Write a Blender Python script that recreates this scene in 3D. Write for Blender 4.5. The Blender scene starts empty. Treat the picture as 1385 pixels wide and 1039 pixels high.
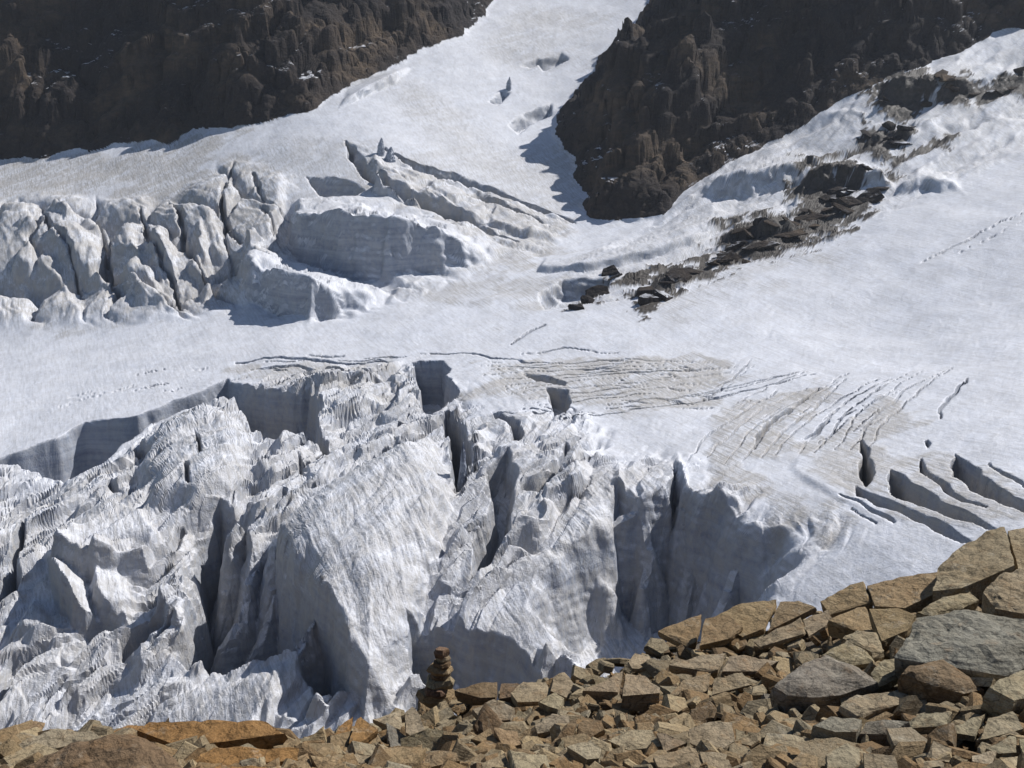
import bpy, bmesh, math, random
import numpy as np
from mathutils import Vector, Matrix

# ------------------------------------------------------------------ camera, sky, sun, exposure
scene = bpy.context.scene
PITCH = math.radians(15.0)
FPX, CXP, CYP = 1485.0, 692.5, 519.5            # focal length and centre of the photograph in its own pixels
cam_d = bpy.data.cameras.new('camera')
cam_d.sensor_width = 36.0
cam_d.lens = FPX / 1385.0 * 36.0
cam_d.clip_start = 0.05
cam_d.clip_end = 6000.0
cam = bpy.data.objects.new('camera', cam_d)
scene.collection.objects.link(cam)
cam.location = (0, 0, 0)
cam.rotation_euler = (math.pi / 2 - PITCH, 0, 0)
scene.camera = cam

SUN_EL = math.radians(45.0)
SUN_AZ = math.radians(60.0)                      # clockwise from the view direction (+Y) to the right
sun_dir = Vector((math.sin(SUN_AZ) * math.cos(SUN_EL), math.cos(SUN_AZ) * math.cos(SUN_EL), math.sin(SUN_EL)))
world = bpy.data.worlds.new('World')
scene.world = world
world.use_nodes = True
wn = world.node_tree
wn.nodes.clear()
w_out = wn.nodes.new('ShaderNodeOutputWorld')
w_bg = wn.nodes.new('ShaderNodeBackground')
w_sky = wn.nodes.new('ShaderNodeTexSky')
w_sky.sky_type = 'NISHITA'
w_sky.sun_disc = False
w_sky.sun_elevation = SUN_EL
w_sky.sun_rotation = SUN_AZ
w_sky.altitude = 2500
w_sky.air_density = 1.0
w_sky.dust_density = 0.6
w_bg.inputs['Strength'].default_value = 0.078
wn.links.new(w_sky.outputs[0], w_bg.inputs[0])
wn.links.new(w_bg.outputs[0], w_out.inputs[0])
sun_d = bpy.data.lights.new('sun', 'SUN')
sun_d.energy = 4.6
sun_d.angle = math.radians(0.5)
sun_d.color = (1.0, 0.975, 0.945)
sun = bpy.data.objects.new('sun', sun_d)
scene.collection.objects.link(sun)
sun.rotation_euler = (-sun_dir).to_track_quat('-Z', 'Y').to_euler()
sun.location = (60, 30, 60)
scene.view_settings.view_transform = 'Standard'
scene.view_settings.look = 'None'
scene.view_settings.gamma = 1.0
scene.view_settings.use_curve_mapping = False
scene.view_settings.exposure = 0.27

random.seed(7)
rng = np.random.default_rng(11)
COL = scene.collection

# ------------------------------------------------------------------ pixel helpers
CT, ST = math.cos(PITCH), math.sin(PITCH)
def ray(u, v):
    a = (np.asarray(u, float) - CXP) / FPX
    b = (CYP - np.asarray(v, float)) / FPX
    y = CT + b * ST
    return a / y, (-ST + b * CT) / y               # X/Y and Z/Y of the ray
def project(X, Y, Z):
    depth = Y * CT - Z * ST
    up = Y * ST + Z * CT
    return CXP + FPX * X / depth, CYP - FPX * up / depth

# ------------------------------------------------------------------ noise
_pt = np.random.default_rng(5)
_ANG = _pt.random(4096).astype(np.float32) * 2 * np.pi
_GX, _GY = np.cos(_ANG), np.sin(_ANG)
_RND = [_pt.random(65536).astype(np.float32) for _ in range(4)]
def _hash(ix, iy, seed):
    h = (ix.astype(np.int64) * 374761393 + iy.astype(np.int64) * 668265263 + seed * 982451653) & 0xFFFFFFFF
    h = ((h ^ (h >> 13)) * 1274126177) & 0xFFFFFFFF
    return h ^ (h >> 16)
def perlin(x, y, seed=0):
    x = np.asarray(x, np.float64); y = np.asarray(y, np.float64)
    xi = np.floor(x); yi = np.floor(y)
    fx = (x - xi).astype(np.float32); fy = (y - yi).astype(np.float32)
    xi = xi.astype(np.int64); yi = yi.astype(np.int64)
    sx = fx * fx * fx * (fx * (fx * 6 - 15) + 10); sy = fy * fy * fy * (fy * (fy * 6 - 15) + 10)
    def g(dx, dy):
        k = _hash(xi + dx, yi + dy, seed) & 4095
        return _GX[k] * (fx - dx) + _GY[k] * (fy - dy)
    a = g(0, 0); b = g(1, 0); c = g(0, 1); d = g(1, 1)
    top = a + sx * (b - a); bot = c + sx * (d - c)
    return (top + sy * (bot - top)) * 1.5
def fbm(x, y, octv=4, seed=0, gain=0.5):
    s = 0; a = 1.0
    for o in range(octv):
        s = s + a * perlin(x * 2.03 ** o + o * 17.3, y * 2.03 ** o - o * 9.1, seed + o)
        a *= gain
    return s
def ridged(x, y, octv=4, seed=0, gain=0.5):
    s = 0; a = 1.0; t = 0
    for o in range(octv):
        s = s + a * (1 - 2 * np.abs(perlin(x * 2.1 ** o + o * 7.7, y * 2.1 ** o + o * 3.9, seed + o)))
        t += a; a *= gain
    return s / t
def worley(x, y, seed=0):
    """F1, F2 distances, four random numbers per nearest cell and the offset from its centre."""
    x = np.asarray(x, np.float64); y = np.asarray(y, np.float64)
    xi = np.floor(x).astype(np.int64); yi = np.floor(y).astype(np.int64)
    f1 = np.full(x.shape, 9.0, np.float32); f2 = f1.copy()
    best = np.zeros(x.shape, np.int64); ox = f1 * 0; oy = f1 * 0
    for dx in (-1, 0, 1):
        for dy in (-1, 0, 1):
            h = _hash(xi + dx, yi + dy, seed) & 65535
            px = (xi + dx - x).astype(np.float32) + _RND[0][h]; py = (yi + dy - y).astype(np.float32) + _RND[1][h]
            d = np.sqrt(px * px + py * py)
            near = d < f1
            f2 = np.where(near, f1, np.minimum(f2, d))
            f1 = np.where(near, d, f1)
            best = np.where(near, h, best); ox = np.where(near, -px, ox); oy = np.where(near, -py, oy)
    return f1, f2, best, ox, oy
def perlin3(x, y, z, seed=0):
    x = np.asarray(x, np.float64); y = np.asarray(y, np.float64); z = np.asarray(z, np.float64)
    xi = np.floor(x); yi = np.floor(y); zi = np.floor(z)
    f = [(x - xi).astype(np.float32), (y - yi).astype(np.float32), (z - zi).astype(np.float32)]
    xi = xi.astype(np.int64); yi = yi.astype(np.int64); zi = zi.astype(np.int64)
    s = [t * t * t * (t * (t * 6 - 15) + 10) for t in f]
    out = 0
    for dx in (0, 1):
        for dy in (0, 1):
            for dz in (0, 1):
                h = _hash(xi + dx + 7919 * (zi + dz), yi + dy - 104729 * (zi + dz), seed)
                g = _RND[0][h & 65535] * 2 - 1; g2 = _RND[1][h & 65535] * 2 - 1; g3 = _RND[2][h & 65535] * 2 - 1
                w = (s[0] if dx else 1 - s[0]) * (s[1] if dy else 1 - s[1]) * (s[2] if dz else 1 - s[2])
                out = out + w * (g * (f[0] - dx) + g2 * (f[1] - dy) + g3 * (f[2] - dz))
    return out * 1.5
def facets(x, y, seed=0, tilt=.9, wall=2.0, flat=.42, floor=-.45):
    """broken blocks: tilted tops with straight sides, the highest of the neighbours wins"""
    x = np.asarray(x, np.float64); y = np.asarray(y, np.float64)
    xi = np.floor(x).astype(np.int64); yi = np.floor(y).astype(np.int64)
    out = np.full(x.shape, floor, np.float32)
    for dx in (-1, 0, 1):
        for dy in (-1, 0, 1):
            h = _hash(xi + dx, yi + dy, seed) & 65535
            px = (x - xi - dx).astype(np.float32) - _RND[0][h]; py = (y - yi - dy).astype(np.float32) - _RND[1][h]
            an = _RND[2][h] * 1.2 - .6
            c, sn = np.cos(an), np.sin(an)
            qx = px * c + py * sn; qy = -px * sn + py * c
            k = _RND[3][h]; k2 = _RND[0][(h * 7 + 3) & 65535]; k3 = _RND[1][(h * 13 + 5) & 65535]
            top = k + tilt * ((k2 - .5) * 2 * qx + (k3 - .5) * 2 * qy)
            side = k + wall * (flat + .25 * k2 - np.maximum(np.abs(qx + .25 * qy * (k3 - .5)), np.abs(qy) * (.8 + .6 * k3)))
            out = np.maximum(out, np.minimum(top, side))
    return out
def sstep(a, b, x):
    t = np.clip((x - a) / (b - a), 0, 1)
    return t * t * (3 - 2 * t)

# ------------------------------------------------------------------ the smooth base of the glacier
# (column, row) of the photograph with the distance to the surface seen there
def _z(u, v, z):
    return (u, v, z / float(ray(u, v)[1]))
CTRL = [
    _z(-350, 960, -210), _z(0, 970, -200), _z(300, 970, -192), _z(600, 950, -180), _z(900, 900, -165), _z(1200, 800, -140), _z(1385, 720, -125), _z(1750, 680, -112),
    _z(-350, 800, -196), _z(0, 800, -185), _z(300, 800, -176), _z(600, 800, -163), _z(900, 750, -148), _z(1200, 650, -130), _z(1385, 600, -120), _z(1750, 560, -104),
    _z(-350, 660, -182), _z(0, 650, -172), _z(300, 650, -160), _z(600, 650, -149), _z(900, 600, -138), _z(1200, 550, -126), _z(1385, 500, -115), _z(1750, 460, -98),
    _z(-350, 580, -176), _z(0, 560, -165), _z(300, 490, -148), _z(600, 480, -138), _z(900, 470, -130), _z(1200, 450, -121), _z(1385, 400, -103), _z(1750, 340, -76),
    _z(-350, 470, -166), _z(0, 450, -155), _z(300, 440, -141), _z(600, 440, -133), _z(900, 420, -121), _z(1200, 380, -106), _z(1385, 300, -77),
    (-300, 320, 880), (0, 300, 860), (200, 300, 830), (400, 330, 780), (600, 360, 735), (730, 370, 715), (800, 320, 800), (950, 320, 760),
    (1000, 250, 845), (1200, 200, 850), (1385, 150, 870), (1700, 60, 900), (1385, 50, 960), (1200, 110, 930), (1050, 190, 900),
    (400, 200, 905), (200, 230, 930), (0, 245, 960), (-300, 250, 990), (500, 200, 900), (700, 200, 955), (780, 260, 890),
    (700, 100, 1100), (700, 20, 1230), (800, 0, 1280), (600, 60, 1130), (750, -40, 1340), (800, 80, 1130),
]
_cp = np.array(CTRL, float)
_ka, _ke = ray(_cp[:, 0], _cp[:, 1])
CX = np.stack([_ka * _cp[:, 2], _cp[:, 2]], 1) / 400.0
CZ = _ke * _cp[:, 2]
def _tps_fit(P, z, lam=2e-4):
    n = len(P)
    d2 = ((P[:, None] - P[None]) ** 2).sum(-1)
    K = 0.5 * d2 * np.log(d2 + 1e-12) + lam * np.eye(n)
    Q = np.concatenate([np.ones((n, 1)), P], 1)
    A = np.block([[K, Q], [Q.T, np.zeros((3, 3))]])
    return np.linalg.solve(A, np.concatenate([z, np.zeros(3)]))
_tw = _tps_fit(CX, CZ)
def tps_eval(P, w, X, Y, s):
    x = (np.asarray(X) / s).astype(np.float32); y = (np.asarray(Y) / s).astype(np.float32)
    out = (w[-3] + w[-2] * x + w[-1] * y).astype(np.float32)
    for i in range(len(P)):
        d2 = (x - np.float32(P[i, 0])) ** 2 + (y - np.float32(P[i, 1])) ** 2
        out += np.float32(0.5 * w[i]) * d2 * np.log(d2 + np.float32(1e-9))
    return out
def base(X, Y):
    return tps_eval(CX, _tw, X, Y, 400.0)
_YS = np.exp(np.linspace(math.log(140), math.log(1700), 2600))
def unproj(u, v, h=0.0):
    """first point of the ray through a pixel that lies on the base lifted by h"""
    a, e = ray(u, v)
    Z = e * _YS; S = base(a * _YS, _YS) + h
    under = np.nonzero(Z <= S)[0]
    if len(under) == 0:
        i = int(np.argmin(Z - S)); return float(a * _YS[i]), float(_YS[i])
    i = int(under[0])
    if i == 0: return float(a * _YS[0]), float(_YS[0])
    f0 = Z[i - 1] - S[i - 1]; f1 = Z[i] - S[i]
    Yh = _YS[i - 1] + (_YS[i] - _YS[i - 1]) * f0 / (f0 - f1)
    return float(a * Yh), float(Yh)

def sdf_poly(P, X, Y):
    """signed distance, positive inside"""
    n = len(P)
    d = np.full(X.shape, 1e12); inside = np.zeros(X.shape, bool)
    for i in range(n):
        ax, ay = P[i]; bx, by = P[(i + 1) % n]
        ex, ey = bx - ax, by - ay
        wx, wy = X - ax, Y - ay
        t = np.clip((wx * ex + wy * ey) / (ex * ex + ey * ey + 1e-12), 0, 1)
        d = np.minimum(d, (wx - ex * t) ** 2 + (wy - ey * t) ** 2)
        if ay != by:
            c = (ay > Y) != (by > Y)
            inside ^= c & (X < ex * (Y - ay) / (by - ay) + ax)
    d = np.sqrt(d)
    return np.where(inside, d, -d)
def mvc(P, H, X, Y):
    n = len(P)
    dx = [P[i][0] - X for i in range(n)]; dy = [P[i][1] - Y for i in range(n)]
    r = [np.sqrt(dx[i] ** 2 + dy[i] ** 2) + 1e-6 for i in range(n)]
    t = []
    for i in range(n):
        j = (i + 1) % n
        cr = dx[i] * dy[j] - dy[i] * dx[j]; dt = dx[i] * dx[j] + dy[i] * dy[j]
        cr = np.where(np.abs(cr) < 1e-6, 1e-6, cr)
        t.append((r[i] * r[j] - dt) / cr)
    W = 0; S = 0
    for i in range(n):
        w = (t[i - 1] + t[i]) / r[i]
        W = W + w; S = S + w * H[i]
    W = np.where(np.abs(W) < 1e-9, 1e-9, W)
    return np.clip(S / W, min(H), max(H))
def dist_line(P, X, Y, W=None):
    """distance to a polyline, with the width interpolated along it"""
    d = np.full(X.shape, 1e12); wid = np.zeros(X.shape)
    for i in range(len(P) - 1):
        ax, ay = P[i]; bx, by = P[i + 1]
        ex, ey = bx - ax, by - ay
        t = np.clip(((X - ax) * ex + (Y - ay) * ey) / (ex * ex + ey * ey + 1e-12), 0, 1)
        q = (X - ax - ex * t) ** 2 + (Y - ay - ey * t) ** 2
        m = q < d
        d = np.where(m, q, d)
        if W is not None: wid = np.where(m, W[i] + (W[i + 1] - W[i]) * t, wid)
    return np.sqrt(d), wid

# ------------------------------------------------------------------ what rises from and cuts into the base
# block: vertices (column, row, wall height in pixels below that corner); taper of the wall in metres; raggedness
BLOCKS = []
DOME = {}
def block(verts, e=3.0, rag=1.2, name=None, label=None, dome=0.0, rad=20.0):
    P, H = [], []
    for (u, v, dv) in verts:
        x, y = unproj(u, v + dv)
        P.append((x, y))
        H.append(max(0.0, float(ray(u, v)[1]) * y - float(base(np.array([x]), np.array([y]))[0])))
    BLOCKS.append((P, H, e, rag, name, label)); DOME[len(BLOCKS) - 1] = (dome, rad)
PITS = []
def pit(verts, e=3.0, rag=1.2):
    """outline of an opening in the surface with its depth in metres"""
    P = [unproj(u, v) for (u, v, d) in verts]
    PITS.append((P, [d for (_, _, d) in verts], e, rag))
def pitd(depth, pts, e=3.0, rag=1.2):
    pit([(u, v, depth) for (u, v) in pts], e, rag)
RIDGES = []
def ridge(pts, slope, w=1.0):
    """a crest line (column, row, metres nearer than the surface seen at its first point) with falling sides"""
    y0 = unproj(pts[0][0], pts[0][1])[1]
    P = []
    for (u, v, dy) in pts:
        a, e = ray(u, v); y = y0 - dy
        P.append((float(a) * y, y, float(e) * y))
    RIDGES.append((P, slope, w))
CRACKS = []
def crack(depth, wpx, pts, taper=True):
    P = [unproj(u, v) for (u, v) in pts]
    W = []
    for i, p in enumerate(P):
        w = wpx * p[1] / FPX
        if taper and i in (0, len(P) - 1): w *= 0.3
        W.append(w)
    CRACKS.append((P, W, depth))
def region(pts):
    return [unproj(u, v) for (u, v) in pts]

# --- upper icefall and the shelf below it
block([(385, 325, 20), (378, 300, 30), (392, 235, 0), (330, 215, 0), (250, 262, 0), (285, 350, 10), (340, 345, 25)], 7, 2)
block([(385, 287, 50), (420, 288, 74), (460, 284, 94), (530, 290, 90), (590, 306, 64), (640, 332, 30), (668, 357, 2), (692, 338, 0), (640, 298, 0), (560, 272, 0), (480, 262, 0), (425, 262, 8), (393, 262, 12)], 9, 3,
      'ice_shelf', 'long snow-topped ice shelf with a shaded blue wall below the upper icefall')
block([(325, 352, 48), (370, 358, 68), (420, 373, 60), (460, 389, 36), (500, 401, 12), (522, 408, 1), (500, 392, 0), (470, 378, 4), (430, 360, 8), (390, 345, 14), (345, 322, 20), (320, 330, 30)], 9, 3,
      'ice_shelf', 'lower ice shelf with ragged lip and shaded wall above the smooth snow trough')
block([(502, 236, 26), (560, 258, 24), (600, 270, 18), (660, 300, 12), (720, 318, 5), (762, 305, 0), (700, 280, 0), (600, 240, 0), (545, 224, 0), (500, 205, 0)], 5, 2)
pitd(20, [(412, 238), (450, 238), (486, 248), (497, 258), (478, 269), (444, 272), (428, 262)], 6)
crack(14, 7, [(522, 203), (560, 226), (620, 239), (665, 257), (700, 273), (760, 295), (778, 301)])
crack(13, 8, [(470, 192), (478, 212), (498, 238), (525, 262), (560, 275), (620, 295), (660, 318), (700, 330)])
crack(10, 5, [(640, 262), (690, 290), (745, 308)])
crack(8, 4, [(318, 220), (308, 250), (300, 275), (303, 300), (318, 325)])
crack(6, 3, [(345, 235), (348, 265), (362, 288)])
for vs in (
    [(62, 285, 14), (80, 268, 16), (101, 270, 26), (106, 290, 12), (90, 302, 10)],
    [(58, 322, 20), (75, 302, 6), (110, 305, 6), (142, 335, 12), (152, 368, 26), (130, 370, 24), (95, 350, 22)],
    [(14, 345, 34), (30, 325, 14), (55, 328, 8), (90, 360, 14), (96, 380, 12), (60, 375, 14)],
    [(140, 320, 30), (165, 300, 10), (193, 300, 8), (195, 345, 12), (165, 345, 16)],
    [(196, 312, 40), (215, 296, 5), (238, 330, 8), (246, 355, 20), (240, 382, 15), (205, 352, 18)],
    [(152, 350, 38), (190, 346, 8), (215, 370, 10), (241, 410, 15), (225, 416, 12), (185, 398, 24)],
    [(250, 330, 40), (268, 300, 6), (290, 330, 5), (300, 385, 12), (275, 392, 18)],
    [(20, 300, 18), (40, 290, 6), (58, 300, 6), (62, 312, 10), (40, 316, 12)],
    [(105, 300, 14), (120, 290, 6), (150, 290, 6), (150, 305, 10), (125, 312, 12)],
    ):
    block(vs, 9, 3, 'serac', None)
crack(12, 5, [(228, 275), (246, 300), (250, 335), (262, 365), (285, 392)])
crack(11, 5, [(130, 285), (140, 320), (150, 350), (148, 380), (165, 410)])
crack(10, 4, [(190, 290), (200, 330), (215, 360), (238, 395), (245, 418)])
crack(9, 4, [(60, 300), (72, 330), (100, 360), (110, 400)])
crack(9, 4, [(300, 275), (305, 315), (325, 345)])
crack(8, 4, [(355, 290), (368, 320), (372, 340)])
# --- the tongue between the cliffs
pitd(9, [(658, 136), (678, 122), (692, 126), (674, 144)], 5)
pitd(11, [(686, 170), (700, 156), (725, 146), (748, 139), (748, 155), (722, 166), (702, 182)], 6)
pitd(9, [(700, 88), (725, 78), (745, 80), (720, 92)], 6)
pitd(9, [(722, 82), (760, 70), (772, 80), (735, 96)], 6)
block([(455, 148, 2), (480, 128, 12), (540, 97, 14), (560, 88, 2), (530, 92, 0), (470, 120, 0)], 5, 2)
# --- snow strip and ice bulges below the right-hand cliff
block([(724, 362, 8), (790, 362, 9), (870, 345, 11), (940, 325, 11), (986, 300, 8), (960, 296, 0), (880, 312, 0), (800, 335, 0), (735, 345, 0)], 4, 1.5,
      'snow_ledge', 'bright curved snow ledge under the dark right-hand cliff')
pitd(12, [(728, 395), (760, 380), (832, 374), (825, 392), (800, 402), (775, 412), (735, 420)], 6)
block([(908, 280, 6), (950, 247, 27), (1000, 226, 41), (1060, 217, 41), (1100, 224, 25), (1120, 202, 0), (1050, 196, 0), (980, 224, 0)], 16, 4)
block([(1208, 250, 17), (1250, 234, 25), (1290, 242, 19), (1312, 265, 3), (1300, 236, 0), (1240, 224, 0)], 10, 4)
block([(1090, 170, 5), (1120, 153, 9), (1160, 150, 12), (1182, 165, 3), (1150, 143, 0), (1110, 150, 0)], 8, 2)
block([(1180, 128, 22), (1210, 106, 31), (1245, 100, 31), (1275, 118, 25), (1330, 112, 12), (1385, 96, 12), (1385, 80, 0), (1240, 92, 0), (1190, 112, 0)], 10, 4)
block([(1160, 192, 9), (1198, 166, 21), (1232, 192, 9), (1260, 185, 1), (1200, 160, 4)], 8, 3)
block([(1075, 262, 19), (1095, 226, 37), (1130, 216, 41), (1200, 236, 26), (1212, 252, 12), (1190, 228, 0), (1130, 206, 0), (1090, 215, 6)], 9, 4)
block([(955, 345, 6), (985, 306, 25), (1040, 292, 31), (1080, 310, 12), (1085, 290, 0), (1030, 280, 0), (985, 298, 2)], 9, 4)
# --- far edge of the near icefall
crack(6, 5, [(318, 491), (360, 486), (400, 486), (470, 491), (525, 487)])
crack(5, 4, [(345, 500), (400, 497), (440, 503), (500, 506)])
crack(4, 2.6, [(560, 479), (640, 478), (665, 485), (720, 490), (760, 489)])
crack(5, 4, [(700, 494), (740, 498)])
crack(5, 4, [(690, 466), (715, 452), (738, 441)])
crack(3, 2.5, [(790, 496), (840, 503)])
crack(3, 2.5, [(885, 540), (918, 542), (930, 548)])
crack(3, 2, [(700, 480), (760, 470), (840, 478)])
pitd(30, [(-40, 636), (15, 612), (60, 598), (112, 573), (185, 562), (232, 543), (270, 528), (308, 514), (328, 522), (300, 537), (262, 548), (205, 575), (165, 600), (150, 618), (118, 636), (80, 646), (20, 634)], 5, 2)
pitd(24, [(300, 522), (345, 525), (395, 530), (420, 526), (436, 545), (430, 570), (446, 588), (447, 612), (425, 592), (400, 586), (355, 592), (332, 562), (306, 538)], 4, 2)
pitd(24, [(558, 489), (600, 487), (613, 499), (606, 508), (621, 530), (602, 547), (581, 562), (571, 558), (563, 522)], 3, 1.5)
pitd(34, [(600, 550), (624, 562), (640, 590), (637, 622), (630, 655), (612, 664), (606, 600)], 3, 1.5)
pitd(14, [(658, 554), (682, 560), (702, 575), (709, 590), (697, 606), (690, 582)], 2.5)
pitd(10, [(738, 526), (770, 528), (774, 545), (766, 556), (750, 566), (744, 546)], 2.5)
pitd(7, [(708, 506), (735, 508), (768, 518), (764, 524), (725, 516)], 2)
crack(5, 5, [(1022, 606), (1026, 590), (1050, 564), (1075, 548), (1104, 528)])
crack(5, 5, [(1088, 594), (1112, 574), (1120, 570)])
crack(4, 4, [(1268, 566), (1283, 538), (1310, 512)])
crack(3, 2, [(1240, 358), (1300, 328), (1385, 288)])
crack(3, 1.6, [(1290, 345), (1385, 300)])
_fr = random.Random(4)
for _i in range(34):
    _u = _fr.uniform(640, 960); _v = _fr.uniform(486, 560); _l = _fr.uniform(14, 50); _s = _fr.uniform(-.12, .16)
    crack(_fr.uniform(1.5, 3.5), _fr.uniform(1.3, 2.4), [(_u, _v), (_u + _l * .5, _v + _s * _l * .5 + _fr.uniform(-1.5, 1.5)), (_u + _l, _v + _s * _l)])
for _i in range(22):
    _u = _fr.uniform(930, 1200); _v = _fr.uniform(520, 600); _l = _fr.uniform(14, 46); _s = -_fr.uniform(.35, .8)
    crack(_fr.uniform(1.2, 3.0), _fr.uniform(1.2, 2.2), [(_u, _v), (_u + _l * .5, _v + _s * _l * .5 + _fr.uniform(-2, 2)), (_u + _l, _v + _s * _l)])
for _i in range(13):
    _a = _fr.uniform(-12, 12)
    _q = [(640 + 9 * _i + _a, 497 + 6.2 * _i), (720 + 9 * _i + _a, 492 + 5.4 * _i), (800 + 10 * _i + _a, 489 + 4.6 * _i), (890 + 11 * _i + _a, 488 + 3.2 * _i), (960 + 12 * _i + _a, 490 + 1.4 * _i)]
    _k = _fr.choice(((0, 5), (0, 3), (1, 5), (0, 4)))
    crack(_fr.uniform(1.5, 3.0), _fr.uniform(1.3, 2.4), [(a, b + _fr.uniform(-2, 2)) for a, b in _q[_k[0]:_k[1]]])
for _i in range(11):
    _o = _i * 24
    crack(_fr.uniform(1.5, 3.0), _fr.uniform(1.3, 2.6), [(930 + _o + _fr.uniform(-5, 5), 628 - _i * 2), (965 + _o, 590 - _i * 2.5 + _fr.uniform(-4, 4)), (1005 + _o, 558 - _i * 3 + _fr.uniform(-4, 4)), (1060 + _o + _fr.uniform(-15, 15), 528 - _i * 3)])
for _i in range(16):
    _u = _fr.uniform(330, 560); _v = _fr.uniform(482, 512); _l = _fr.uniform(20, 70)
    crack(_fr.uniform(2, 4.5), _fr.uniform(1.6, 3.2), [(_u, _v), (_u + _l * .5, _v - _l * .02 + _fr.uniform(-2, 2)), (_u + _l, _v - _l * .03)])
for _i in range(12):
    _u = _fr.uniform(20, 300); _v = 560 - (_u * .16) + _fr.uniform(-24, 14); _l = _fr.uniform(20, 60)
    crack(_fr.uniform(1, 2.5), _fr.uniform(1.3, 2.4), [(_u, _v), (_u + _l * .5, _v - _l * .1 + _fr.uniform(-2, 2)), (_u + _l, _v - _l * .22)])
# --- the open crevasses on the right
pitd(20, [(1163, 592), (1171, 602), (1181, 622), (1182, 642), (1174, 664), (1166, 662), (1163, 640)], 1.6, 1.3)
pitd(20, [(1203, 637), (1216, 641), (1237, 656), (1290, 683), (1356, 720), (1330, 720), (1270, 692), (1216, 678), (1199, 672), (1202, 655)], 1.6, 1.3)
pitd(15, [(1154, 658), (1190, 670), (1240, 693), (1290, 714), (1325, 738), (1300, 737), (1250, 711), (1200, 690), (1155, 674)], 1.8, 1.3)
pitd(20, [(1290, 611), (1306, 621), (1342, 650), (1400, 690), (1400, 704), (1350, 681), (1300, 653), (1286, 645), (1289, 628)], 1.6, 1.3)
pitd(14, [(1250, 596), (1255, 594), (1260, 600), (1254, 608)], 1.0, .3)
crack(10, 5, [(1244, 622), (1250, 637), (1272, 656), (1310, 674), (1335, 686)])
crack(9, 5, [(1343, 626), (1365, 645), (1400, 672)])
crack(7, 6, [(1137, 674), (1180, 691), (1212, 706)])
crack(5, 4, [(1150, 693), (1186, 708)])
block([(1058, 634, 3), (1090, 652, 6), (1150, 690, 3), (1215, 720, 0), (1175, 675, 0), (1120, 635, 0), (1080, 605, 0)], 3.5, 1.6)
# --- the big shaded wall on the right and the basin before it
pit([(792, 716, 30), (812, 690, 40), (824, 660, 40), (835, 644, 42), (848, 656, 46), (868, 670, 46), (893, 660, 48), (906, 628, 44), (916, 624, 46), (931, 660, 56), (962, 672, 58), (1010, 690, 50), (1060, 715, 30), (1098, 737, 12), (1128, 743, 2),
     (1078, 782, 6), (1045, 815, 18), (1000, 870, 46), (940, 930, 66), (860, 940, 66), (800, 905, 50), (740, 870, 34), (704, 825, 18), (722, 775, 24), (748, 745, 30)], 15, 4)
ridge([(835, 642, 0), (829, 690, 7), (812, 760, 16), (800, 850, 24)], 3.4, 1.5)
ridge([(892, 660, 0), (860, 690, 5), (822, 714, 9), (800, 745, 14), (770, 800, 22)], 3.4, 1.5)
ridge([(868, 668, 0), (878, 740, 10), (872, 800, 18), (880, 860, 25)], 3.4, 1.5)
ridge([(931, 658, 0), (925, 690, 3), (935, 760, 12), (925, 850, 22)], 3.4, 1.5)
ridge([(1000, 686, 0), (1005, 720, 6), (985, 790, 14), (960, 850, 20)], 3.4, 1.5)
ridge([(832, 644, 0), (790, 668, 6), (745, 705, 12), (705, 752, 22), (670, 790, 30), (640, 830, 38)], 2.6, 2.0)
block([(824, 660, 12), (834, 634, 22), (850, 652, 14), (846, 632, 0), (830, 622, 0)], 3, 1)
block([(900, 652, 14), (912, 612, 24), (934, 654, 14), (930, 630, 0), (915, 600, 0)], 3, 1)
block([(955, 668, 8), (985, 668, 16), (1015, 690, 8), (1005, 668, 0), (975, 655, 0)], 3, 1.5)
pitd(16, [(905, 660), (909, 634), (917, 636), (922, 662), (912, 668)], 2)
pitd(20, [(550, 850), (600, 845), (650, 856), (690, 862), (706, 882), (716, 902), (740, 930), (700, 960), (600, 960), (560, 905)], 4, 2)
block([(716, 878, 30), (745, 864, 24), (772, 862, 26), (795, 890, 22), (770, 895, 20), (735, 895, 24)], 5, 2, 'serac', 'small sunlit serac at the foot of the shaded wall, above the rocks')
block([(812, 868, 14), (830, 840, 24), (862, 838, 24), (884, 862, 10), (850, 872, 14)], 5, 2, 'serac', 'rounded white snow mound at the foot of the big shaded wall')
# --- main serac and the dark basin to its left
block([(366, 725, 34), (395, 690, 26), (450, 655, 14), (505, 625, 4), (590, 590, 0), (608, 640, 14), (606, 700, 18), (594, 760, 12), (572, 810, 14), (555, 860, 16), (525, 935, 20), (490, 955, 34), (462, 890, 50), (440, 838, 50), (408, 812, 52), (380, 765, 46)], 6, 2.5,
      'serac', 'great sunlit serac with fluted rounded front above the dark hollow', 8.0, 24.0)
ridge([(345, 735, 0), (338, 790, 12), (330, 850, 22), (300, 890, 30)], 3.0, 1.5)
ridge([(318, 700, 10), (308, 745, 18), (302, 800, 24)], 3.0, 1.5)
ridge([(372, 745, 2), (370, 800, 10), (358, 850, 17), (345, 890, 24)], 2.8, 1.5)
ridge([(425, 838, 2), (415, 870, 8), (400, 900, 14)], 2.6, 1.2)
pitd(40, [(298, 674), (325, 690), (345, 738), (366, 722), (380, 765), (406, 815), (440, 838), (463, 892), (482, 945), (450, 965), (424, 938), (400, 894), (330, 902), (250, 912), (222, 902), (250, 850), (262, 800), (250, 768), (260, 722), (280, 690)], 7, 2.5)
pit([(655, 640, 12), (690, 620, 10), (702, 650, 14), (692, 700, 20), (692, 732, 20), (662, 766, 18), (640, 786, 14), (632, 792, 8), (640, 742, 16), (660, 690, 16)], 4, 1.5)
pit([(700, 662, 8), (745, 640, 12), (765, 600, 12), (775, 610, 12), (760, 650, 14), (735, 672, 10)], 3, 1.5)
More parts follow.
